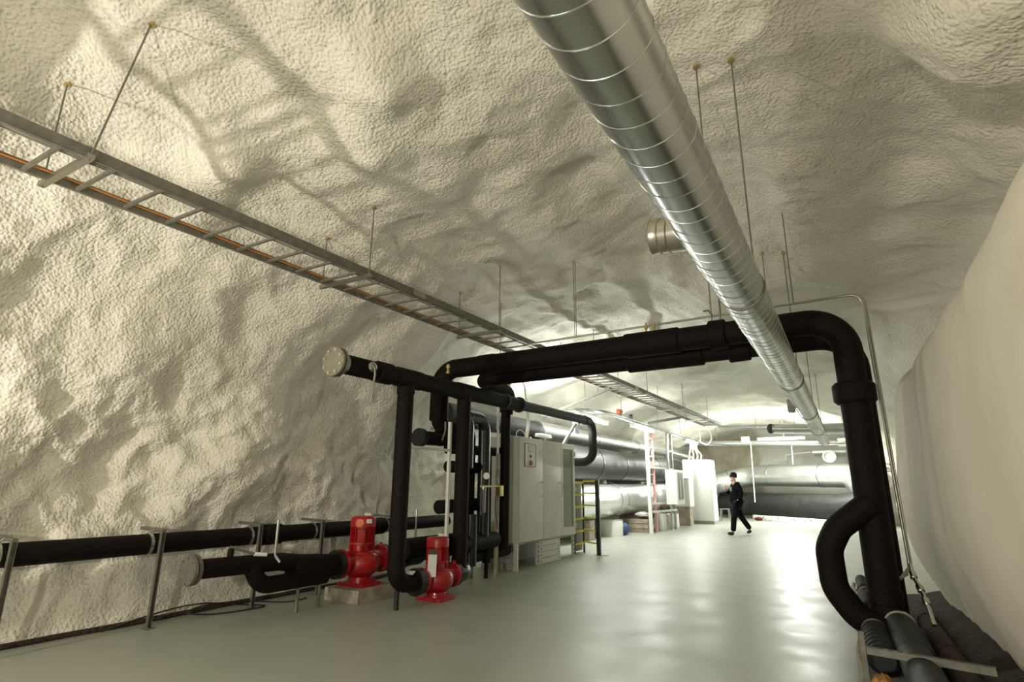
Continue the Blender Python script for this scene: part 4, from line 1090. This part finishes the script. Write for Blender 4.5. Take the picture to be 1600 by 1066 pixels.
MB().box((-5.0, 14.4, 3.32), (0.10, 0.26, 0.12)).build('beacon_lens', 'orange_paint', bc, bevel=0.02)
ca = empty('ballast_box', (-5.0, 15.35, 3.23), 'small grey box on the narrow tray just past the orange beacon', 'box')
MB().box((-5.0, 15.35, 3.29), (0.12, 0.22, 0.12), Matrix.Rotation(0.3, 3, 'Z')).build('box_body', 'grey_enamel_dark', ca, bevel=0.01)
MB().cyl((-4.94, 15.2, 3.29), (-4.90, 15.08, 3.29), 0.035, 12).build('cable_gland', 'black_gloss', ca)
br_ = empty('cross_strut', (-4.6, 11.2, 3.0), 'pale sloping strut under the vault behind the header pipe', 'strut')
MB().bar((-5.75, 11.3, 2.88), (-4.0, 11.0, 3.36), 0.06, 0.05).build('strut_bar', 'galvanised_dull', br_)
MB().cyl((-4.3, 11.05, 3.28), (-4.3, 11.05, shell_top(-4.3, 11.05) + 0.05), 0.008, 6).build('hanger_rod', 'galvanised', br_)
br2 = empty('branch_tray', (-4.4, 17.4, 3.2), 'short cable tray branching from the big ladder down to the side tray', 'cable tray')
MB().bar((-4.95, 16.9, 3.24), (-4.15, 17.5, 3.42), 0.16, 0.03).build('tray_base', 'galvanised', br2)
for s in (-1, 1):
    MB().bar((-4.95 - 0.05 * s, 16.9 + 0.07 * s, 3.27), (-4.15 - 0.05 * s, 17.5 + 0.07 * s, 3.45), 0.01, 0.06).build('side_rail', 'galvanised', br2)

# ------------------------------------------------------------------ steel stand, wall box, tall white cabinets
sd = empty('steel_stand', (-5.15, 18.4, 0.0), 'white steel stand with ladder rungs carrying the small white box', 'stand')
MB().bar((-5.2, 17.42, 0), (-5.2, 17.42, 3.16), 0.10, 0.10).build('post', 'white_enamel', sd, bevel=0.005)
MB().bar((-5.2, 17.98, 0.0), (-5.2, 17.98, 3.16), 0.08, 0.08).build('post', 'red_cable', sd, bevel=0.005)
for k in range(9):
    zz = 0.62 + 0.28 * k
    MB().bar((-5.2, 17.42, zz), (-5.2, 17.98, zz), 0.03, 0.035, up=(0, 0, 1)).build('rung', 'white_enamel', sd)
for yy in (19.25, 19.75):
    MB().bar((-5.05, yy, 0), (-5.05, yy, 0.95), 0.07, 0.07).build('post', 'galvanised', sd, bevel=0.004)
    MB().bar((-5.05, yy, 1.85), (-5.05, yy, 3.18), 0.07, 0.07).build('post', 'galvanised', sd, bevel=0.004)
    MB().bar((-5.05, yy, 0.95), (-5.05, yy, 1.85), 0.05, 0.05).build('post_link', 'galvanised', sd)
for zz in (0.62, 0.86):
    MB().bar((-5.2, 17.42, zz), (-5.0, 19.75, zz), 0.05, 0.06, up=(0, 0, 1)).build('shelf_rail', 'white_enamel', sd)
MB().bar((-5.2, 17.42, 1.96), (-5.05, 19.8, 1.96), 0.05, 0.05, up=(0, 0, 1)).build('top_rail', 'white_enamel', sd)
MB().bar((-5.05, 19.25, 2.55), (-5.05, 19.75, 2.55), 0.04, 0.05, up=(0, 0, 1)).build('cross_rail', 'galvanised', sd)
MB().bar((-5.05, 19.7, 2.52), (-5.0, 22.8, 2.50), 0.10, 0.06, up=(0, 0, 1)).build('cable_arm', 'galvanised', sd)
wb = empty('meter_box', (-4.8, 18.95, 0.83), 'small white box with a grey window on the steel stand', 'box')
MB().box((-4.80, 18.98, 1.37), (0.36, 0.95, 1.08)).build('box_body', 'white_enamel', wb, bevel=0.012)
MB().box((-4.615, 19.0, 1.40), (0.012, 0.60, 0.86)).build('window_frame', 'grey_enamel_dark', wb, bevel=0.02)
MB().box((-4.608, 19.0, 1.40), (0.008, 0.52, 0.78)).build('window_pane', 'glass_grey', wb)
MB().box((-4.602, 18.86, 1.30), (0.006, 0.08, 0.55)).build('label_strip', 'white_enamel', wb)
bw = empty('switch_box', (-5.45, 22.4, 0.7), 'white box partly hidden left of the tall white cabinet', 'box')
MB().box((-5.2, 21.9, 1.15), (0.5, 0.7, 0.95)).build('box_body', 'white_enamel', bw, bevel=0.01)
MB().box((-5.2, 21.55, 1.66), (0.5, 0.04, 0.05)).build('box_lid', 'grey_enamel_dark', bw)
MB().box((-5.2, 21.9, 0.34), (0.4, 0.5, 0.68)).build('box_stand', 'wood', bw)
tc_ = empty('tall_cabinet', (-4.95, 23.6, 0.0), 'tall plain white electrical cabinet on a grey plinth in the background', 'cabinet')
MB().box((-4.95, 23.45, 1.27), (1.06, 0.85, 2.30)).build('body', 'white_enamel', tc_, bevel=0.012)
MB().box((-4.95, 23.47, 0.06), (1.04, 0.81, 0.12)).build('plinth', 'grey_enamel_dark', tc_)
dr_ = MB().box((-4.413, 23.45, 1.27), (0.02, 0.80, 2.22)).build('door', 'white_enamel', tc_, bevel=0.005)
MB().box((-4.398, 23.15, 1.25), (0.014, 0.03, 0.14)).build('handle', 'grey_enamel_dark', dr_)
MB().box((-4.95, 23.020, 1.27), (1.0, 0.012, 2.22)).build('side_panel', 'white_enamel', tc_, bevel=0.004)
for k, (dx, mm, lb) in enumerate(((-0.32, 'white_cable', 'white cable dropping into the tall white cabinet, leftmost of the four'), (-0.16, 'white_cable', 'white cable dropping into the tall white cabinet, second of the four'),
                         (0.0, 'red_cable', 'pinkish cable dropping into the tall white cabinet, third of the four'), (0.14, 'red_cable', 'pinkish cable dropping into the tall white cabinet, rightmost of the four'))):
    tag(MB().sweep(spline([(-4.95 + dx, 23.3, 2.42), (-4.95 + dx + 0.03, 23.3, 2.62), (-5.0 + dx * 0.55, 23.25, 2.85), (-5.0 + dx * 0.55, 23.3, 3.13)]), 0.028, 8).build('drop_cable', mm), lb, 'cable', 'cables into the tall cabinet')
tag(MB().sweep(spline([(-4.93, 23.7, 3.2), (-4.6, 23.7, 3.05), (-4.2, 22.6, 3.2), (-3.95, 20.8, 3.45)]), 0.022, 8).build('jumper_cable', 'white_cable'), 'white cable sagging from the side tray up to the end of the big ladder', 'cable')

# ------------------------------------------------------------------ clutter at the foot of the left pipes
pl_ = empty('wooden_pallet', (-5.72, 17.9, 0.0), 'weathered wooden pallet box under the silver pipe', 'pallet')
for yy in (17.5, 17.9, 18.3):
    MB().box((-5.73, yy, 0.05), (0.85, 0.10, 0.10)).build('bearer', 'wood', pl_)
for k in range(6):
    MB().box((-5.73 - 0.36 + k * 0.144, 17.9, 0.112), (0.12, 0.98, 0.022)).build('deck_board', 'wood', pl_)
for zz in (0.20, 0.34):
    MB().box((-5.73, 17.44, zz), (0.84, 0.025, 0.125)).build('side_board', 'wood', pl_)
    MB().box((-5.32, 17.9, zz), (0.025, 0.90, 0.125)).build('side_board', 'wood', pl_)
for (x, y, z, s, mm, nm, lb) in ((-5.55, 17.75, 0.52, (0.24, 0.24, 0.09), 'rag_white', 'plastic_sack', 'crumpled white sack on top of the wooden pallet box'),
                                 (-5.45, 18.2, 0.53, (0.20, 0.18, 0.12), 'brown_bits', 'brown_sack', 'crumpled brown sack behind the white one on the pallet box')):
    tag(MB().blob((x, y, z), s, 16, 10, 0.22).build(nm, mm), lb, 'sack')
tag(MB().box((-5.73, 17.9, 0.27), (0.76, 0.86, 0.28)).build('scrap_heap', 'brown_bits', bevel=0.03), 'brown scrap filling the wooden pallet box', 'scrap')
for k, (x, y, s, mm, lb) in enumerate(((-5.35, 18.95, (0.30, 0.42, 0.52), 'white_enamel', 'white carton standing below the small white box'), (-5.4, 19.55, (0.28, 0.4, 0.40), 'wood', 'brown carton standing below the small white box'),
                          (-5.30, 20.3, (0.34, 0.5, 0.45), 'white_plastic', 'cream carton between the steel stand and the tall white cabinet'), (-5.9, 15.9, (0.5, 0.5, 0.42), 'white_plastic', 'cream carton on the floor under the silver pipe behind the black post'))):
    t = empty('carton', (x, y, 0.0), lb, 'box', 'cartons on the floor')
    MB().box((x, y, s[2] / 2), s).build('box_body', mm, t, bevel=0.008)
    for sgn_ in (-1, 1):
        MB().box((x + sgn_ * (s[0] / 4 + 0.004), y, s[2] + 0.012), (s[0] / 2 - 0.008, s[1], 0.008), Matrix.Rotation(-0.10 * sgn_, 3, 'Y')).build('flap', mm, t)
for k, (x, y, z, s, mm, lb) in enumerate(((-5.25, 19.2, 0.70, (0.16, 0.20, 0.10), 'brown_bits', 'brown rag bundle on the stand rail below the white box'), (-5.75, 16.4, 0.16, (0.2, 0.18, 0.18), 'blue_plastic', 'dark blue bag on the floor beside the cream carton'))):
    tag(MB().blob((x, y, z), s, 14, 9, 0.25).build('cloth_bundle', mm), lb, 'bundle')
sl = empty('metal_stool', (-4.45, 25.6, 0.0), 'small metal stool beside the tall white cabinet', 'stool')
for sx in (-1, 1):
    for sy in (-1, 1):
        MB().bar((-4.45 + 0.19 * sx, 25.6 + 0.17 * sy, 0), (-4.45 + 0.15 * sx, 25.6 + 0.14 * sy, 0.48), 0.03, 0.03).build('leg', 'galvanised', sl)
    MB().bar((-4.45 + 0.17 * sx, 25.44, 0.22), (-4.45 + 0.17 * sx, 25.76, 0.22), 0.025, 0.025, up=(0, 0, 1)).build('stretcher', 'galvanised', sl)
MB().box((-4.45, 25.6, 0.495), (0.40, 0.36, 0.03)).build('seat', 'galvanised', sl, bevel=0.008)

# ------------------------------------------------------------------ right-hand wall: pipes, hoses, conduits
gp = empty('floor_pipe', (0.33, 6.6, 0.0), 'grey pipe running along the floor by the right wall from the riser', 'pipe')
MB().sweep([(0.29, 6.62, 0.15), (0.33, 3.6, 0.15)], 0.115, 28).build('pipe_run', 'grey_jacket', gp)
MB().lathe((0.291, 6.56, 0.15), (0.0133, -1, 0), [(-0.02, 0.115), (-0.02, 0.13), (0.03, 0.13), (0.03, 0.115)], 28).build('end_ring', 'steel_bright', gp)
MB().lathe((0.315, 5.45, 0.15), (0.0133, -1, 0), [(-0.02, 0.115), (-0.02, 0.124), (0.02, 0.124), (0.02, 0.115)], 28).build('seam_band', 'grey_jacket', gp)
for yy in (6.2, 5.95, 5.7):
    MB().box((0.205, yy, 0.20), (0.012, 0.05, 0.018)).build('clip', 'chrome', gp)
for yy in (6.3, 5.0):
    MB().box((0.32, yy, 0.02), (0.2, 0.08, 0.04)).build('saddle_block', 'concrete', gp)
gp2 = empty('floor_pipe', (0.62, 6.0, 0.0), 'dark brown pipe on the floor tight against the right wall', 'pipe')
MB().sweep([(0.545, 8.0, 0.09), (0.575, 3.6, 0.09)], 0.08, 24).build('pipe_run', 'dark_grime_shade', gp2)
for yy in (7.2, 5.9, 4.8):
    MB().lathe((0.55 + (8.0 - yy) * 0.0068 - 0.005, yy, 0.09), (0, 1, 0), [(-0.02, 0.08), (-0.02, 0.088), (0.02, 0.088), (0.02, 0.08)], 24).build('seam_band', 'dark_grime_shade', gp2)
def bellows(name, p0, p1, r, n, label, m='black_rubber'):
    p0 = Vector(p0); p1 = Vector(p1); l = (p1 - p0).length
    prof = []
    for k in range(n):
        a_ = l * k / n; s_ = l / n
        prof += [(a_, r * 0.70), (a_ + s_ * 0.25, r * 0.72), (a_ + s_ * 0.4, r * 0.95), (a_ + s_ * 0.55, r), (a_ + s_ * 0.72, r * 0.95), (a_ + s_ * 0.88, r * 0.72)]
    t = empty(name, (p0.x, p0.y, 0), label, 'hose')
    MB().lathe(p0, p1 - p0, prof, 24).build('hose_body', m, t)
    MB().lathe(p0, p1 - p0, [(-0.03, r * 0.7), (-0.03, r * 0.95), (0.0, r * 0.95), (0.0, r * 0.7)], 24).build('end_cuff', 'galvanised_dull', t)
    return t
bellows('corrugated_hose', (0.085, 6.35, 0.115), (0.10, 5.35, 0.115), 0.112, 7, 'thick black corrugated hose on the floor beside the grey pipe')
bellows('corrugated_hose', (0.075, 8.6, 0.10), (0.085, 7.6, 0.10), 0.085, 9, 'black corrugated hose on the floor behind the right riser')
bellows('corrugated_hose', (0.05, 9.9, 0.09), (0.065, 9.0, 0.09), 0.075, 8, 'black corrugated hose furthest along the right wall')
tag(MB().sweep(spline([(-0.02, 9.6, 0.02), (-0.05, 8.6, 0.015), (-0.02, 7.6, 0.014), (0.02, 7.0, 0.014)]), 0.013, 8).build('pale_hose', 'white_cable'), 'pale thin hose on the floor seen through the bypass loop', 'hose')
tag(MB().sweep(spline([(-0.06, 9.2, 0.014), (-0.02, 8.4, 0.014), (0.05, 8.0, 0.014), (0.02, 7.3, 0.014)]), 0.011, 8).build('grey_hose', 'grey_cable'), 'grey thin hose on the floor seen through the bypass loop', 'hose')
for k, (x, y, z, s, mm, lb) in enumerate(((0.075, 4.86, 0.07, (0.075, 0.11, 0.07), 'rag_orange', 'rusty orange lump on the floor at the lower edge by the right wall'), (0.02, 8.8, 0.05, (0.06, 0.14, 0.05), 'rag_orange', 'orange-brown debris lump behind the right riser'),
                          (0.0, 6.85, 0.05, (0.06, 0.10, 0.05), 'blue_plastic', 'dark blue scrap between the riser and the corrugated hose'), (0.05, 7.35, 0.05, (0.07, 0.12, 0.055), 'brown_bits', 'brown debris lump just behind the right riser'))):
    tag(MB().blob((x, y, z), s, 14, 9, 0.35).build('debris_lump', mm), lb, 'debris')
ab = empty('slotted_angle', (0.3, 4.95, 0.0), 'slotted steel angle lying across the pipes at the lower right corner', 'steel angle')
an_p0 = Vector((0.0, 5.02, 0.27)); an_p1 = Vector((0.68, 4.83, 0.28))
MB().bar(an_p0, an_p1, 0.05, 0.006, up=(0, 0, 1)).build('flat_leg', 'galvanised_dull', ab)
MB().bar(an_p0 + Vector((0, 0, -0.022)), an_p1 + Vector((0, 0, -0.022)), 0.006, 0.05, up=(0, 0, 1)).build('upright_leg', 'galvanised_dull', ab)
for k in range(12):
    p = an_p0.lerp(an_p1, 0.05 + 0.08 * k) + Vector((0, 0, 0.0035))
    MB().bar(p - Vector((0.014, -0.005, 0)), p + Vector((0.014, -0.005, 0)), 0.014, 0.002, up=(0, 0, 1)).build('slot', 'black_gloss', ab)
MB().bar((-0.02, 5.06, 0.0), (-0.02, 5.06, 0.36), 0.03, 0.02).build('foot_post', 'galvanised_dull', ab)
kr = MB()
kpts = [(-0.045, y_, 0.02) for y_ in np.arange(4.0, 10.2, 0.3)]
kr.sweep([(p[0] + 0.012 * math.sin(p[1] * 5), p[1], 0.022) for p in kpts], 0.024, 6)
o = kr.build('trim_2', 'concrete'); o['kind'] = 'structure'

dm = MB()  # dirt fillet; its dark colour also paints in shade along the right wall base
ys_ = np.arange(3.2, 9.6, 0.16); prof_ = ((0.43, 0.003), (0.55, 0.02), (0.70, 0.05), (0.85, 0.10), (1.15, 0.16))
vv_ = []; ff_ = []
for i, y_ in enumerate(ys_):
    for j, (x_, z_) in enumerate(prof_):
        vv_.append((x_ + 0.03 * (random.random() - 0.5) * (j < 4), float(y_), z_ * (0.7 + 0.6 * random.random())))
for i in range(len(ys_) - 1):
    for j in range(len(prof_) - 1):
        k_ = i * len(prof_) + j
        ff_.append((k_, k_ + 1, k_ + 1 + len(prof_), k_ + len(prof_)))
o = dm.add(vv_, ff_).build('trim_3', 'dark_grime_shade'); o['kind'] = 'structure'
# twin conduits looping over the crossing pipes and down the right wall
for k, (off, r_, lb) in enumerate(((0.0, 0.014, 'thin bright tube looping over the crossing pipes, nearer of the two'), (0.055, 0.010, 'thin bright tube looping over the crossing pipes, farther of the two'))):
    Y_ = 6.9 + off
    t = empty('conduit_tube', (0.44, Y_, 0.6), lb, 'conduit', 'twin conduits over the crossing pipes')
    MB().sweep(fillet([(-3.75, Y_, 3.36 + off * 0.3), (0.42 + off * 0.5, Y_, 3.43 + off * 0.3), (0.455 + off * 0.4, Y_, 0.62 - off), (0.36, Y_ - 0.1, 0.52)], [0.12, 0.12], 8), r_, 10).build('tube_run', 'steel_bright', t)
    for xx in (-3.0, -1.06, -0.25):
        MB().cyl((xx, Y_, 3.37 + 0.0163 * (xx + 3.75) + off * 0.3), (xx, Y_, shell_top(xx, Y_) + 0.05), 0.005, 6).build('hanger_rod', 'galvanised_dull', t)
cf = empty('chrome_fitting', (0.5, 6.6, 0.3), 'shiny jointed tube fitting on the right wall below the conduits', 'fitting')
cq = [(0.455, 6.80, 0.66), (0.46, 6.74, 0.57), (0.49, 6.62, 0.47), (0.51, 6.50, 0.38), (0.53, 6.35, 0.22)]
MB().sweep(spline(cq), 0.020, 12).build('tube_run', 'chrome', cf)
for i in range(1, 4):
    d_ = (Vector(cq[i + 1]) - Vector(cq[i - 1])).normalized()
    MB().cyl(Vector(cq[i]) - d_ * 0.03, Vector(cq[i]) + d_ * 0.03, 0.031, 14).build('union_nut', 'chrome', cf)

# ------------------------------------------------------------------ the walking person
def skin_mesh(name, m, parent, joints, edges, sub=2, root=0):
    off = Vector((0, 0, 0)); p = parent
    while p is not None: off = off + p.location; p = p.parent
    me = bpy.data.meshes.new(name)
    me.from_pydata([tuple(Vector(j[:3]) - off) for j in joints], edges, [])
    o = bpy.data.objects.new(name, me)
    COL.objects.link(o)
    me.skin_vertices.new(name='') if hasattr(me.skin_vertices, 'new') and len(me.skin_vertices) == 0 else None
    sk = o.modifiers.new('skin', 'SKIN'); sk.use_smooth_shade = True
    if len(me.skin_vertices) == 0:
        bpy.context.view_layer.objects.active = o
    layer = me.skin_vertices[0].data
    for i, j in enumerate(joints):
        layer[i].radius = (j[3], j[4] if len(j) > 4 else j[3])
        layer[i].use_root = (i == root)
    sb = o.modifiers.new('subdiv', 'SUBSURF'); sb.levels = sub; sb.render_levels = sub
    dg = bpy.context.evaluated_depsgraph_get()
    ev = o.evaluated_get(dg)
    nm = bpy.data.meshes.new_from_object(ev)
    o.modifiers.clear()
    o.data = nm
    bpy.data.meshes.remove(me)
    nm.name = name
    for pl in nm.polygons: pl.use_smooth = True
    nm.materials.clear(); nm.materials.append(MATS[m])
    o.parent = parent
    return o

PB = Vector((-2.86, 18.44, 0.0))
per = empty('person', PB, 'person in a black jacket, trousers and beanie walking across the far floor', 'person')
# local frame: fwd = walking direction (towards the left of the picture), lat = the person's left
fwd = Vector((-0.90, -0.43, 0)).normalized(); lat = Vector((-fwd.y, fwd.x, 0))
def bp(f, l, z): return tuple(PB + fwd * f + lat * l + Vector((0, 0, z)))
# joints: pelvis spine chest neck head | arms | legs
J = [bp(0, 0, 0.96) + (0.105, 0.105), bp(0.0, 0, 1.14) + (0.10, 0.10), bp(-0.02, 0, 1.36) + (0.11, 0.11), bp(0.0, 0, 1.49) + (0.06, 0.06), bp(0.03, 0, 1.56) + (0.052, 0.055), bp(0.045, 0, 1.65) + (0.075, 0.09), bp(0.035, 0, 1.74) + (0.07, 0.085),
     # left arm (near the camera): hangs, elbow bent back
     bp(-0.03, 0.19, 1.43) + (0.06,), bp(-0.10, 0.25, 1.17) + (0.048,), bp(0.02, 0.23, 1.01) + (0.030,), bp(0.04, 0.225, 0.99) + (0.022,),
     # right arm: forearm raised in front of the chest
     bp(-0.01, -0.19, 1.43) + (0.06,), bp(0.10, -0.23, 1.18) + (0.048,), bp(0.27, -0.10, 1.30) + (0.036,), bp(0.285, -0.06, 1.36) + (0.03,),
     # left leg: in front, planted
     bp(0.02, 0.10, 0.88) + (0.088,), bp(0.14, 0.10, 0.49) + (0.06,), bp(0.20, 0.10, 0.10) + (0.036,), bp(0.28, 0.11, 0.05) + (0.022, 0.022),
     # right leg: trailing, heel lifted
     bp(-0.03, -0.10, 0.88) + (0.088,), bp(-0.13, -0.10, 0.49) + (0.06,), bp(-0.36, -0.10, 0.16) + (0.036,), bp(-0.31, -0.10, 0.08) + (0.022, 0.02)]
E_ = [(0, 1), (1, 2), (2, 3), (3, 4), (4, 5), (5, 6), (2, 7), (7, 8), (8, 9), (9, 10), (2, 11), (11, 12), (12, 13), (13, 14), (0, 15), (15, 16), (16, 17), (17, 18), (0, 19), (19, 20), (20, 21), (21, 22)]
body = skin_mesh('body', 'skin', per, J, E_)
# head details: nose, ears, jaw
MB().sweep([bp(0.115, 0, 1.665), bp(0.142, 0, 1.632), bp(0.118, 0, 1.622)], [0.010, 0.018, 0.012], 8).build('nose', 'skin', per)
MB().blob(bp(0.085, 0, 1.575), (0.045, 0.045, 0.03), 12, 8).build('chin', 'skin', per)
for s in (-1, 1):
    MB().blob(bp(0.02, 0.085 * s, 1.645), (0.018, 0.018, 0.03), 10, 7).build('ear', 'skin', per)
    MB().blob(bp(0.118, 0.033 * s, 1.672), (0.010, 0.010, 0.008), 8, 6).build('eye', 'hair', per)
MB().sweep([bp(0.112, -0.022, 1.595), bp(0.124, 0, 1.596), bp(0.112, 0.022, 1.595)], 0.006, 6).build('mouth', 'red_dark', per)
# jacket and trousers, looser than the body
JK = [bp(-0.01, 0, 0.74) + (0.185, 0.185), bp(-0.01, 0, 1.0) + (0.185, 0.185), bp(-0.02, 0, 1.18) + (0.19, 0.19), bp(-0.03, 0, 1.37) + (0.185, 0.185), bp(-0.01, 0, 1.53) + (0.095, 0.095),
      bp(-0.03, 0.19, 1.43) + (0.085,), bp(-0.10, 0.26, 1.17) + (0.072,), bp(0.03, 0.23, 1.0) + (0.058,),
      bp(-0.01, -0.19, 1.43) + (0.085,), bp(0.10, -0.24, 1.18) + (0.072,), bp(0.25, -0.12, 1.28) + (0.055,)]
skin_mesh('jacket', 'cloth_black', per, JK, [(0, 1), (1, 2), (2, 3), (3, 4), (3, 5), (5, 6), (6, 7), (3, 8), (8, 9), (9, 10)], root=2)
TR = [bp(0, 0, 0.98) + (0.14, 0.14), bp(0.0, 0, 0.88) + (0.145, 0.145), bp(0.03, 0.10, 0.80) + (0.105,), bp(0.145, 0.10, 0.49) + (0.090,), bp(0.20, 0.10, 0.09) + (0.082,),
      bp(-0.04, -0.10, 0.80) + (0.105,), bp(-0.14, -0.10, 0.49) + (0.090,), bp(-0.365, -0.10, 0.155) + (0.080,)]
skin_mesh('trousers', 'cloth_black', per, TR, [(0, 1), (1, 2), (2, 3), (3, 4), (1, 5), (5, 6), (6, 7)], root=1)
def shoe(h, t_, z0, z1):
    s_ = skin_mesh('shoe', 'shoe_black', per, [h + (0.055, 0.055), (tuple((Vector(h) * 0.5 + Vector(t_) * 0.5)) + (0.055, 0.052)), t_ + (0.045, 0.035)], [(0, 1), (1, 2)])
shoe(bp(0.17, 0.10, 0.055), bp(0.37, 0.11, 0.045), 0, 0)
shoe(bp(-0.39, -0.10, 0.13), bp(-0.25, -0.10, 0.045), 0, 0)
# beanie
MB().lathe(bp(0.025, 0, 1.675), (-0.22 * fwd.x, -0.12 * fwd.y, 1), [(-0.012, 0.095), (0.0, 0.106), (0.045, 0.108), (0.05, 0.102), (0.08, 0.098), (0.115, 0.08), (0.14, 0.05), (0.15, 0.0)], 24).build('beanie', 'cloth_beanie', per)
# hands with fingers
def hand(wrist, direction, palm_n, curl, mm='skin'):
    w_ = Vector(wrist); d = Vector(direction).normalized(); n = Vector(palm_n).normalized(); s_ = d.cross(n).normalized()
    jj = [tuple(w_) + (0.024,), tuple(w_ + d * 0.045) + (0.030, 0.020), tuple(w_ + d * 0.085) + (0.034, 0.018)]
    ee = [(0, 1), (1, 2)]
    h_ = skin_mesh('hand', mm, per, jj, ee, 1)
    for i, (o_, ln) in enumerate(((-0.030, 0.070), (-0.010, 0.080), (0.010, 0.075), (0.030, 0.058))):
        b0 = w_ + d * 0.085 + s_ * o_
        c1_ = b0 + (d * math.cos(curl) + n * math.sin(curl)) * ln * 0.45
        c2_ = c1_ + (d * math.cos(2 * curl) + n * math.sin(2 * curl)) * ln * 0.32
        c3_ = c2_ + (d * math.cos(2.7 * curl) + n * math.sin(2.7 * curl)) * ln * 0.25
        MB().sweep([b0 - d * 0.02, b0, c1_, c2_, c3_], [0.009, 0.009, 0.0085, 0.0078, 0.006], 8).build('finger', mm, h_)
    t0_ = w_ + d * 0.03 + s_ * -0.028
    MB().sweep([t0_, t0_ + d * 0.025 - s_ * 0.022 + n * 0.01, t0_ + d * 0.06 - s_ * 0.024 + n * 0.028], [0.011, 0.010, 0.008], 8).build('thumb', mm, h_)
hand(bp(0.27, -0.10, 1.31), Vector(bp(0.30, -0.04, 1.42)) - Vector(bp(0.27, -0.10, 1.31)), -fwd, 0.6)
hand(bp(0.05, 0.225, 0.985), Vector(bp(0.14, 0.19, 0.90)) - Vector(bp(0.05, 0.225, 0.985)), -lat, 0.5, 'black_rubber')
MB().bar(bp(0.145, 0.06, 1.25), bp(0.15, 0.06, 1.38), 0.05, 0.012).build('chest_badge', 'badge_green', per)
tag(MB().box(bp(0.16, 0.19, 0.865), (0.10, 0.05, 0.09), Matrix.Rotation(0.4, 3, 'Z')).build('glove', 'black_rubber', bevel=0.012), 'dark glove held in the walking person\'s lowered hand', 'bundle')
